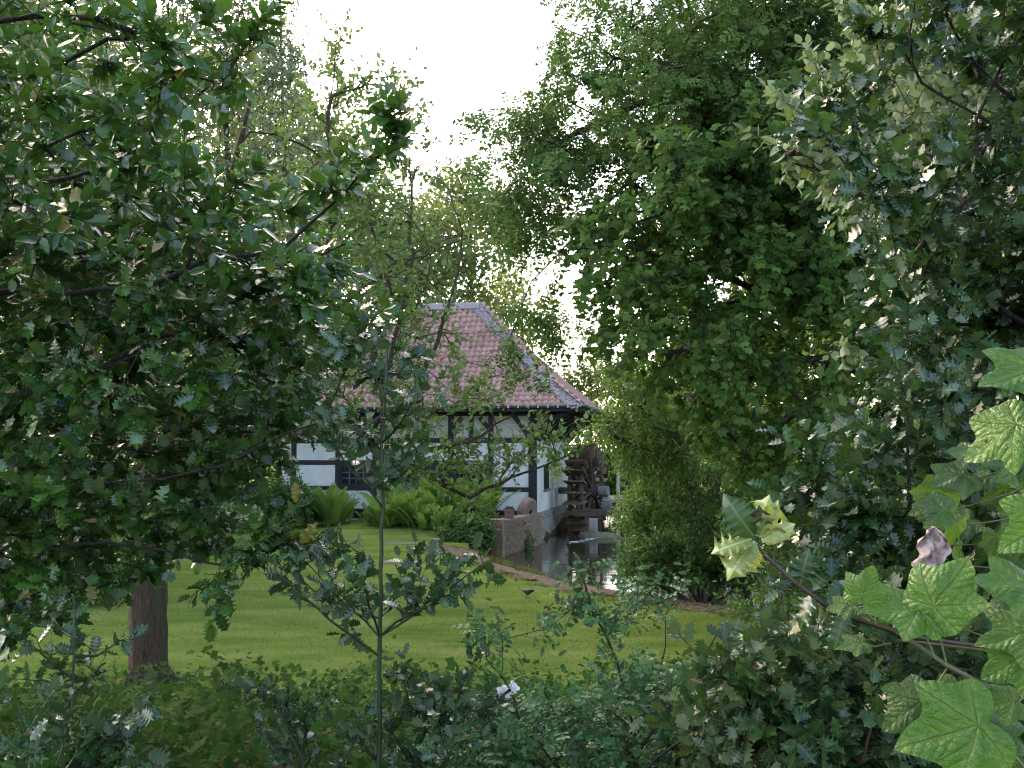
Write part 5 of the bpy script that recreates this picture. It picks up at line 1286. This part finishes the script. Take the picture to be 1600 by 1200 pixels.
# ------------------------------------------------------------------ rose bush
poly_r = [(690, 1140), (770, 1095), (830, 1110), (900, 1115), (960, 1075), (1010, 1065), (1080, 1065), (1150, 1030), (1220, 1050), (1230, 1300), (600, 1300), (640, 1190)]
tips = np.concatenate([sample(poly_r, 3.0, 4.1, 420, -.5, .35, 101), PL((903, 882, 3.2), (915, 925, 3.2), (925, 955, 3.2), (955, 985, 3.2), (905, 945, 3.2), (940, 1010, 3.2), (880, 960, 3.2), (755, 985, 3.3), (760, 1010, 3.3), (975, 930, 3.2), (840, 985, 3.4), (990, 960, 3.3), (1010, 935, 3.3), (785, 1000, 3.4), (1060, 930, 3.4), (1040, 960, 3.4))])
rb_ = np.array([P(950, 1300, 3.4)[0], 3.4, float(ground_z(.4, 3.4))])
limbs = [(np.array([rb_ - (0, 0, .1), rb_ + (0, 0, .3)]), .012, .009), (np.concatenate([[rb_ + (0, 0, .2)], PL((1000, 1150, 3.3), (975, 1080, 3.2), (945, 990, 3.2), (915, 915, 3.2), (902, 880, 3.2))]), .008, .003)] + \
        [(np.concatenate([[rb_ + (0, 0, .2)], PL(((950 + a) / 2, 1180, 3.4), (a, b_, 3.4))]), .006, .0025) for a, b_ in ((760, 1030), (850, 1080), (700, 1090), (1040, 1010), (1120, 990), (1180, 1040))] + \
        [(PL((960, 1230, 3.1), (1020, 1140, 3.05), (1100, 1110, 3.0), (1190, 1085, 3.0)), .005, .0025), (PL((970, 1250, 3.0), (1060, 1160, 2.95), (1160, 1130, 2.95), (1220, 1125, 2.9)), .006, .003)]
def hip_buds(): pass
plant('rose_bush', 'rambling rose bush with small bluish leaves in front of the lawn', 'rose bush', rb_, limbs, tips, .07, ['rose'], M['rose'], M['twig_green'], dict(jit=.006, r_tip=.0014), dict(ns=3, nl=5, length=.11, size=.066, up=.3, spread=.8, nrough=.5, nup=.9, wr=.0011), 300, None, woodname='stems', seed=101)
m, nt, out = nmat('white_petal'); b = princ(nt, out, .55, .3); b.inputs['Base Color'].default_value = (.84, .81, .80, 1); b.inputs['Subsurface Weight'].default_value = .15; b.inputs['Subsurface Radius'].default_value = (.01, .008, .008); M['petal'] = m
def petal_mesh(seed):
    g = random.Random(seed); nu, nv = 7, 6; V = []; F_ = []
    for j in range(nv):
        s = j / (nv - 1)
        for i in range(nu):
            t = i / (nu - 1) * 2 - 1; wd = .5 * math.sin(math.pi * (.12 + .76 * s)) ** .7 * (1 - .1 * s)
            y = s - (.10 * (t * t) * s) + (.05 * g.uniform(-1, 1) if j == nv - 1 else 0)
            V.append((t * wd, y, .35 * s * s + .22 * t * t * s - (.25 * max(0, s - .7)) + g.uniform(-.03, .03) * s))
    for j in range(nv - 1):
        for i in range(nu - 1): a = j * nu + i; F_.append((a, a + 1, a + nu + 1, a + nu))
    mb = MB(); mb.add(V, F_); return mb.mesh('petal', M['petal'], smooth=True)
PM = [petal_mesh(s) for s in range(3)]
def rose(px, py, D, r, label, seed, tilt):
    g = np.random.default_rng(seed); c_ = P(px, py, D); root = thing('rose_flower', label, 'flower', tuple(c_), 'white roses'); root.rotation_euler = tilt
    for ring_, (n, s, op) in enumerate([(5, 1.0, .25), (5, .85, .65), (4, .6, 1.05), (3, .42, 1.35)]):
        for k in range(n):
            o = bpy.data.objects.new('petal', PM[(k + ring_) % 3]); o.parent = root
            o.matrix_basis = Matrix.Rotation(k * 6.283 / n + ring_ * .6 + g.uniform(-.15, .15), 4, 'Z') @ Matrix.Rotation(op + g.uniform(-.15, .15), 4, 'X') @ Matrix.Scale(r * s * g.uniform(.9, 1.1), 4); COL.objects.link(o)
    tubes([(np.array([[0, 0, -.005], [0, .0, -.03], [.01, .0, -.16]]) , np.array([.006, .003, .002]))], 'stalk', M['twig_green'], root, (0, 0, 0))
rose(785, 1085, 2.78, .025, 'left and lower of the two white blooms on the rose bush', 5, (.9, .25, .3))
rose(799, 1076, 2.75, .021, 'right and smaller of the two white blooms on the rose bush', 6, (.5, .8, .2))
exec_time('rose')

# ------------------------------------------------------------------ holly and grey leaved tree at the right
poly_g = [(1235, 170), (1320, 60), (1500, -60), (1750, -60), (1750, 520), (1450, 430), (1340, 330), (1240, 260)]
tips = np.concatenate([sample(poly_g, 4.2, 6.0, 260, -.45, .6, 111), PL((1232, 240, 4.6), (1240, 255, 4.6), (1330, 20, 4.8), (1300, 540, 5.0), (1320, 555, 5.0))])
wb = np.array([P(1800, 700, 5.4)[0], 5.4, float(ground_z(3.5, 5.4))])
limbs = [(np.array([wb - (0, 0, .2), wb + (0, 0, 2), wb + (-.1, 0, 4.6)]), .08, .03), (np.concatenate([[wb + (-.05, 0, 2.6)], PL((1600, 300, 5.2), (1400, 230, 5.0), (1250, 240, 4.7))]), .018, .004), (np.concatenate([[wb + (-.08, 0, 3.4)], PL((1600, 120, 5.2), (1440, 60, 5), (1340, 20, 4.8))]), .015, .004)]
plant('whitebeam_tree', 'grey green tree with soft pale leaves behind the top of the right holly', 'tree', wb, limbs, tips, .12, ['apple'], M['whitebeam'], M['bark_dark'], dict(jit=.012, r_tip=.003, sag=0), dict(ns=3, nl=9, length=.26, size=.068, up=.25, spread=.6, nrough=.6, wr=.002), 300, ['apple_fine'], woodname='branches', seed=111)
poly_rh = [(1440, -120), (1900, -120), (1900, 1150), (1420, 1080), (1300, 960), (1230, 870), (1245, 760), (1290, 690), (1400, 640), (1400, 560), (1370, 480), (1400, 380), (1350, 250), (1420, 120)]
tips = np.concatenate([sample(poly_rh, 2.1, 3.4, 430, -.45, .4, 121, 1.1), sample([(1400, 300), (1900, 100), (1900, 1100), (1400, 1000), (1300, 850)], 2.8, 4.2, 380, -9, .4, 123),
    PL((1270, 190, 2.4), (1285, 165, 2.4), (1310, 230, 2.4), (1345, 310, 2.4), (1370, 60, 2.5), (1400, 70, 2.5), (1420, 100, 2.5), (1425, 560, 2.2), (1415, 520, 2.2), (1425, 640, 2.2), (1390, 700, 2.2), (1280, 760, 2.3), (1270, 710, 2.3), (1240, 800, 2.4), (1350, 150, 2.5))])
rb2 = np.array([P(1900, 900, 2.9)[0], 2.9, float(ground_z(2, 2.9))])
limbs = [(np.array([rb2 - (0, 0, .2), rb2 + (0, 0, 1.2), rb2 + (-.03, 0, 2.6)]), .06, .02), (PL((1430, 1100, 2.3), (1425, 880, 2.25), (1418, 720, 2.2), (1422, 560, 2.2)), .008, .003), (np.concatenate([[rb2 + (0, 0, 1.2)], PL((1700, 560, 2.7), (1500, 450, 2.5), (1400, 370, 2.4), (1330, 270, 2.4), (1275, 185, 2.4))]), .009, .003),
    (np.concatenate([[rb2 + (0, 0, 1.8)], PL((1700, 330, 2.7), (1560, 200, 2.6), (1440, 130, 2.5), (1400, 60, 2.5))]), .008, .003), (np.concatenate([[rb2 + (0, 0, .5)], PL((1650, 900, 2.7), (1450, 850, 2.5), (1290, 780, 2.35))]), .012, .003)]
plant('holly_tree', 'tall dark holly with bluish shine and sharp spines along the right edge', 'tree', rb2, limbs, tips, .08, ['holly_spiny'], M['holly_dark'], M['bark_dark'],
      dict(jit=.006, r_tip=.0015, sag=0), dict(ns=4, nl=10, length=.14, size=.048, up=.3, spread=.65, nrough=.55, nup=.6, wr=.0013, nvec=(0, -.2, 0)), 300, ['holly_spiny_fine'], woodname='branches', seed=121)
poly_l = [(1060, 1120), (1120, 1060), (1190, 1010), (1270, 970), (1400, 980), (1520, 1040), (1700, 1150), (1700, 1350), (1000, 1350), (1060, 1180)]
tips = sample(poly_l, 2.0, 2.9, 330, -.5, .35, 131, 1.2)
lb_ = np.array([P(1330, 1300, 2.5)[0], 2.5, float(ground_z(.9, 2.5))])
limbs = [(np.array([lb_ - (0, 0, .1), lb_ + (0, 0, .35)]), .02, .012)] + [(np.concatenate([[lb_ + (0, 0, .25)], PL((a, b_, D))]), .008, .003) for a, b_, D in ((1120, 1010, 2.5), (1230, 960, 2.5), (1380, 1000, 2.4), (1450, 1080, 2.3), (1090, 1150, 2.4), (1250, 1100, 2.2))]
plant('holly_bush', 'low holly bush with wavy spiny leaves, some turning orange, at the bottom right', 'shrub', lb_, limbs, tips, .07, ['holly_spiny'], M['holly_mixed'], M['twig_brown'],
      dict(jit=.006, r_tip=.0018), dict(ns=3, nl=9, length=.12, size=.046, up=.35, spread=.6, nrough=.6, nup=.5, wr=.0013), 300, ['holly_spiny_fine'], woodname='branches', seed=131)
exec_time('right holly')

# ------------------------------------------------------------------ ivy close by at the right
def ivy_mat(name, c0, c1, vc, under):
    m, nt, out = nmat(name); oi = N(nt, 'ShaderNodeObjectInfo'); uv = N(nt, 'ShaderNodeUVMap', uv_map='leafuv'); s = N(nt, 'ShaderNodeSeparateXYZ'); nt.links.new(uv.outputs[0], s.inputs[0])
    x, y = s.outputs[0], mathn(nt, 'SUBTRACT', s.outputs[1], .12)
    r = mathn(nt, 'SQRT', mathn(nt, 'ADD', mathn(nt, 'MULTIPLY', x, x), mathn(nt, 'MULTIPLY', y, y))); an = mathn(nt, 'ARCTAN2', x, y)
    near = None
    nz = noise(nt, 9, 4, .6); vein = None; halo = None
    for a in (0, 52, -52, 105, -105):
        dd = mathn(nt, 'ABSOLUTE', mathn(nt, 'SUBTRACT', mathn(nt, 'ADD', an, mathn(nt, 'MULTIPLY', mathn(nt, 'SUBTRACT', nz, .5), .12)), math.radians(a)))
        near = dd if near is None else mathn(nt, 'MINIMUM', near, dd)
        q = mathn(nt, 'MULTIPLY', dd, mathn(nt, 'ADD', r, .03)); halo = q if halo is None else mathn(nt, 'MINIMUM', halo, q); q = mathn(nt, 'SUBTRACT', 1.0, mathn(nt, 'MINIMUM', 1.0, mathn(nt, 'DIVIDE', q, .011)))
        vein = q if vein is None else mathn(nt, 'MAXIMUM', vein, q)
    uu = mathn(nt, 'MULTIPLY', r, mathn(nt, 'COSINE', near)); vv = mathn(nt, 'MULTIPLY', r, mathn(nt, 'SINE', near))
    ph_ = mathn(nt, 'ADD', mathn(nt, 'MULTIPLY', mathn(nt, 'SUBTRACT', uu, mathn(nt, 'MULTIPLY', vv, 1.1)), 44.0), mathn(nt, 'MULTIPLY', nz, 5.0))
    sec = mathn(nt, 'ABSOLUTE', mathn(nt, 'SINE', mathn(nt, 'MULTIPLY', ph_, .5)))
    secl = mathn(nt, 'SUBTRACT', 1.0, mathn(nt, 'MINIMUM', 1.0, mathn(nt, 'DIVIDE', sec, .22)))
    vo = N(nt, 'ShaderNodeTexVoronoi', feature='DISTANCE_TO_EDGE'); vo.inputs['Scale'].default_value = 14; nt.links.new(uv.outputs[0], vo.inputs['Vector'])
    net = mathn(nt, 'SUBTRACT', 1.0, mathn(nt, 'MINIMUM', 1.0, mathn(nt, 'DIVIDE', vo.outputs['Distance'], .05)))
    c = mixc(nt, mathn(nt, 'ADD', mathn(nt, 'MULTIPLY', oi.outputs['Random'], .7), mathn(nt, 'MULTIPLY', nz, .7)), c0, c1)
    c = mixc(nt, mathn(nt, 'MULTIPLY', mathn(nt, 'SUBTRACT', 1.0, mathn(nt, 'MINIMUM', 1.0, mathn(nt, 'MULTIPLY', halo, 9.0))), .45), c, vc)
    sp_ = noise(nt, 34, 3, .6); c = mixc(nt, ramp(nt, sp_, [(.68, (0, 0, 0)), (.76, (.7, .7, .7))]), c, (.16, .13, .04))
    c = mixc(nt, mathn(nt, 'ADD', mathn(nt, 'MULTIPLY', vein, .5), mathn(nt, 'ADD', mathn(nt, 'MULTIPLY', secl, .16), mathn(nt, 'MULTIPLY', net, .07))), c, vc)
    geo = N(nt, 'ShaderNodeNewGeometry'); c = mixc(nt, mathn(nt, 'MULTIPLY', geo.outputs['Backfacing'], .7), c, under)
    b = N(nt, 'ShaderNodeBsdfPrincipled'); nt.links.new(c, b.inputs['Base Color']); b.inputs['Roughness'].default_value = .3; b.inputs['Specular IOR Level'].default_value = .3
    bump(nt, b, mathn(nt, 'ADD', mathn(nt, 'ADD', mathn(nt, 'MULTIPLY', vein, -1.2), mathn(nt, 'MULTIPLY', sec, .4)), mathn(nt, 'ADD', mathn(nt, 'MULTIPLY', nz, 1.2), mathn(nt, 'MULTIPLY', net, -.25))), .75, .004)
    t = N(nt, 'ShaderNodeBsdfTranslucent'); nt.links.new(mixc(nt, .5, c, (.16, .34, .03)), t.inputs[0]); mx = N(nt, 'ShaderNodeMixShader'); mx.inputs[0].default_value = .33
    nt.links.new(b.outputs[0], mx.inputs[1]); nt.links.new(t.outputs[0], mx.inputs[2]); nt.links.new(mx.outputs[0], out.inputs[0]); return m
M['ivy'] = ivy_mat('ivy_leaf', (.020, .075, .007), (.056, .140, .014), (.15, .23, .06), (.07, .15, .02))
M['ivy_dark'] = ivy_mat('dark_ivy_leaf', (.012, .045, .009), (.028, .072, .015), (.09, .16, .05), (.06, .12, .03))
def ivy_mesh(seed, mat, sharp=1.0):
    g = random.Random(seed); key = [(0, .90), (12, .74), (24, .60), (34, .58), (44, .66), (54, .76), (66, .62), (80, .50), (94, .50), (110, .52), (132, .42), (158, .22), (180, .10)]
    full = [(a, r * g.uniform(.94, 1.06)) for a, r in key] + [(360 - a, r * g.uniform(.94, 1.06)) for a, r in reversed(key[1:-1])]
    A = [a for a, _ in full] + [360]; R_ = [r for _, r in full] + [full[0][1]]; lob = [(a, float(np.interp(a, A, R_))) for a in np.arange(0, 360, 6)]
    rings = [.12, .25, .4, .55, .7, .85, 1.0]; V = [(0, .12, 0)]; T = []; k = len(lob); ph = g.uniform(0, 6)
    for q in rings:
        for a, r in lob:
            t = math.radians(a); rr = r * q
            V.append((rr * math.sin(t), .12 + rr * math.cos(t), -.22 * rr * rr + .05 * math.cos(t * 3 + ph) * rr + .09 * math.sin(rr * 6 + ph + 2 * math.sin(t)) * rr + .22 * abs(math.sin(t * 3.45)) * rr * (1.2 - q) + .07 * max(0, q - .7) * math.sin(a * .105 + ph)))
    for i in range(k): T.append((0, 1 + (i + 1) % k, 1 + i))
    for j in range(len(rings) - 1):
        for i in range(k): a, b_ = 1 + j * k + i, 1 + j * k + (i + 1) % k; T += [(a, b_, b_ + k), (a, b_ + k, a + k)]
    V = np.array(V); return tri_mesh('leaf', V, np.array(T), mat, True, None, V[:, :2].copy())
IM = [ivy_mesh(s, M['ivy']) for s in range(4)]; IMD = [ivy_mesh(s + 9, M['ivy_dark']) for s in range(3)]
ib0 = P(1650, 1100, 1.12)
ivy = thing('ivy_vine', 'pale ivy vine with big lobed leaves reaching in from the right edge', 'ivy', tuple(ib0))
ch = [(PL((1660, 1095, 1.1), (1560, 1082, 1.08), (1480, 1040, 1.06), (1400, 985, 1.08), (1330, 962, 1.1)), np.array([.0032, .003, .0028, .0024, .0018])),
      (PL((1640, 1015, 1.12), (1550, 1018, 1.12), (1450, 1005, 1.1), (1400, 1000, 1.1)), np.array([.0026, .0024, .002, .0016])), (PL((1650, 640, 1.12), (1590, 655, 1.1), (1540, 690, 1.08)), np.array([.002, .0018, .0014])),
      (PL((1690, 1300, 1.1), (1600, 1200, 1.05), (1545, 1135, 1.02)), np.array([.0024, .0022, .0018]))]
def ivl(px, py, D, size, ang, face, roll=0.0, dark=False, pet=None, k=0):
    """Leaf base at pixel, tip direction in the picture plane by angle (degrees, 0 = right, 90 = up), face = vector the blade looks along."""
    a = math.radians(ang); d = np.array([math.cos(a), roll, math.sin(a)]); S_, D_, N_ = frames(d[None], norm(np.array([face], float))); S_, D_, N_ = S_[0], D_[0], N_[0]
    size = size * (1.0 if dark else .9); q = P(px, py, D) - ib0; o = bpy.data.objects.new('leaf', (IMD if dark else IM)[k % (3 if dark else 4)]); o.parent = ivy
    o.matrix_basis = Matrix(((S_[0] * size, D_[0] * size, N_[0] * size, q[0]), (S_[1] * size, D_[1] * size, N_[1] * size, q[1]), (S_[2] * size, D_[2] * size, N_[2] * size, q[2]), (0, 0, 0, 1))); COL.objects.link(o)
    if pet is not None:
        b_ = P(px, py, D) + D_ * size * .12; e = P(*pet); ch.append((np.array([e, (e + b_) / 2 + (0, .0, -.004), b_]), np.array([.0014, .0012, .001])))
FC = (0, -.8, .6)
ivl(1545, 1128, 1.0, .100, 196, (-.1, -.85, .55), .1, k=0, pet=(1590, 1230, 1.03))
ivl(1452, 958, 1.06, .082, 60, (-.25, -.65, .75), -.15, k=1, pet=(1478, 1035, 1.06)); ivl(1446, 955, 1.07, .075, 175, (-.1, -.55, .85), -.1, k=2, pet=(1462, 1030, 1.06))
ivl(1345, 938, 1.09, .046, 70, (-.4, -.8, .4), 0, k=3, pet=(1370, 975, 1.08)); ivl(1335, 945, 1.1, .036, 185, (0, -.5, .9), 0, k=1, pet=(1360, 970, 1.08)); ivl(1350, 1003, 1.1, .034, 190, (0, -.4, .95), 0, k=2, pet=(1390, 1005, 1.1))
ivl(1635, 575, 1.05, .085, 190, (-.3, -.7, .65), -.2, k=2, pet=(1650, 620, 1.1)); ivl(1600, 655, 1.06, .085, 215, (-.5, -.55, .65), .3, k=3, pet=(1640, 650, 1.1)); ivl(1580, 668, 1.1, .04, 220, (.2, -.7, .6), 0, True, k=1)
ivl(1655, 800, 1.04, .078, 215, (-.55, -.75, .2), .2, k=0, pet=(1680, 850, 1.1)); ivl(1625, 925, 1.04, .080, 165, (-.2, -.6, .8), -.1, k=1, pet=(1660, 980, 1.1)); ivl(1620, 985, 1.06, .070, 190, (-.1, -.6, .8), 0, k=2, pet=(1640, 1010, 1.12))
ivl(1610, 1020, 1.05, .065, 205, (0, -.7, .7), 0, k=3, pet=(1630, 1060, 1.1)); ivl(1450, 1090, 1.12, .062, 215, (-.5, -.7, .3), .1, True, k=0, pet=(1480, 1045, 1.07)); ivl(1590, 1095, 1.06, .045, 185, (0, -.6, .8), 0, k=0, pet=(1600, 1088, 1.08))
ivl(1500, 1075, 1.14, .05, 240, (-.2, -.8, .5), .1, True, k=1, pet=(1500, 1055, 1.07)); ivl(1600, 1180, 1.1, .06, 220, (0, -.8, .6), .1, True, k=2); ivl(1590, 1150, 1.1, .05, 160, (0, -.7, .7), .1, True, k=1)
# smaller, darker ivy leaves further back
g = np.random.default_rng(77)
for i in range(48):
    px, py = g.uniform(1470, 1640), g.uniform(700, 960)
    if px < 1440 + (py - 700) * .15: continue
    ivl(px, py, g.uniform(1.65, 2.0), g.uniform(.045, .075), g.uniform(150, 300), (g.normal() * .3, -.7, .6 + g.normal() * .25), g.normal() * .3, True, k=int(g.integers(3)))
for i in range(9): ch.append((np.array([P(1680, 600 + 60 * i, 1.9), P(1580, 690 + 40 * i, 1.8), P(1450 + g.uniform(0, 90), 740 + 28 * i, 1.8)]), np.array([.003, .002, .0012])))
tubes(ch, 'vine', plain_mat('vine_stem', (.07, .075, .03), (.16, .13, .06), 60, .6, .3, .001), ivy, ib0)
# pale holly tip on its own twig
tp0 = P(1420, 995, 1.2)
tw = thing('holly_twig', 'single holly twig ending in a cluster of yellowish spiny leaves at the lower right', 'twig', tuple(tp0))
tubes([(PL((1640, 1025, 1.25), (1420, 995, 1.2), (1300, 955, 1.18), (1235, 905, 1.16), (1195, 868, 1.15), (1182, 850, 1.15)), np.array([.0034, .0032, .003, .0028, .0026, .002]))], 'stem', M['twig_brown'], tw, tp0)
def twl(px, py, size, ang, face, roll=0., mat='holly_pale', k=0, D=1.15):
    a = math.radians(ang); S_, D_, N_ = frames(np.array([[math.cos(a), roll, math.sin(a)]]), norm(np.array([face], float))); S_, D_, N_ = S_[0], D_[0], N_[0]
    q = P(px, py, D) - tp0; o = bpy.data.objects.new('leaf', leaf_tmpl_mesh('holly_spiny_fine', k % 4, M[mat])); o.parent = tw
    o.matrix_basis = Matrix(((S_[0] * size * 1.15, D_[0] * size, N_[0] * size * 1.6, q[0]), (S_[1] * size * 1.15, D_[1] * size, N_[1] * size * 1.6, q[1]), (S_[2] * size * 1.15, D_[2] * size, N_[2] * size * 1.6, q[2]), (0, 0, 0, 1))); COL.objects.link(o)
twl(1180, 845, .055, 225, (-.2, -.7, .7), -.1, k=0); twl(1175, 842, .050, 195, (0, -.6, .8), 0, k=1); twl(1178, 838, .056, 130, (-.5, -.8, .2), -.1, 'holly_mixed', k=2); twl(1182, 838, .052, 75, (-.6, -.7, -.2), .1, k=3)
twl(1186, 840, .048, 55, (.5, -.8, .2), -.2, k=0); twl(1190, 845, .045, 30, (0, -.7, .7), 0, k=1); twl(1183, 848, .042, 250, (.2, -.9, .3), 0, k=2); twl(1186, 838, .036, 90, (0, -.95, .2), -.3, 'litter', k=3)
for i, (px, py, an_) in enumerate([(1232, 900, 40), (1250, 915, 80), (1300, 952, 60), (1340, 965, 100), (1270, 930, 240), (1320, 958, 250), (1400, 990, 40)]): twl(px, py, .045, an_, (g.normal() * .5, -.7, .5), g.normal() * .2, 'holly_mixed' if i % 2 else 'holly_dark', i, 1.17)
# withered leaf
m, nt, out = nmat('withered_leaf'); b = princ(nt, out, .75, .3); nz = noise(nt, 60, 5, .65); nt.links.new(ramp(nt, nz, [(.35, (.20, .12, .10)), (.65, (.55, .41, .37))]), b.inputs['Base Color']); bump(nt, b, nz, 1.0, .004)
c_ = P(1453, 822, 1.35); t = thing('withered_leaf', 'crumpled pinkish brown dead leaf hanging in the right holly', 'dead leaf', tuple(c_))
mb = MB(); nu, nv = 13, 17; V = []; F_ = []
for j in range(nv):
    s = j / (nv - 1)
    for i in range(nu):
        q = i / (nu - 1) * 2 - 1; wd = .024 * math.sin(math.pi * (.1 + .82 * s)) ** .6 * (1 + .18 * math.sin(s * 14 + 2 * np.sign(q)))
        V.append((q * wd + .004 * math.sin(s * 5), -.012 * math.cos(q * 1.5 + .5) + .006 * math.sin(s * 13 + q * 3) + .006 * math.sin(q * 9 + s * 7) + .003 * math.sin(q * 15 - s * 21), -.066 * s - .004 * q * q))
for j in range(nv - 1):
    for i in range(nu - 1): a = j * nu + i; F_.append((a, a + 1, a + nu + 1, a + nu))
mb.add(V, F_); mb.build('blade', m, t, smooth=True)
tubes([(np.array([[0, 0, 0], [.001, 0, .015], [-.002, .01, .04]]), np.array([.0008, .0008, .0008]))], 'stalk', M['twig_brown'], t, (0, 0, 0))

exec_time('plants')
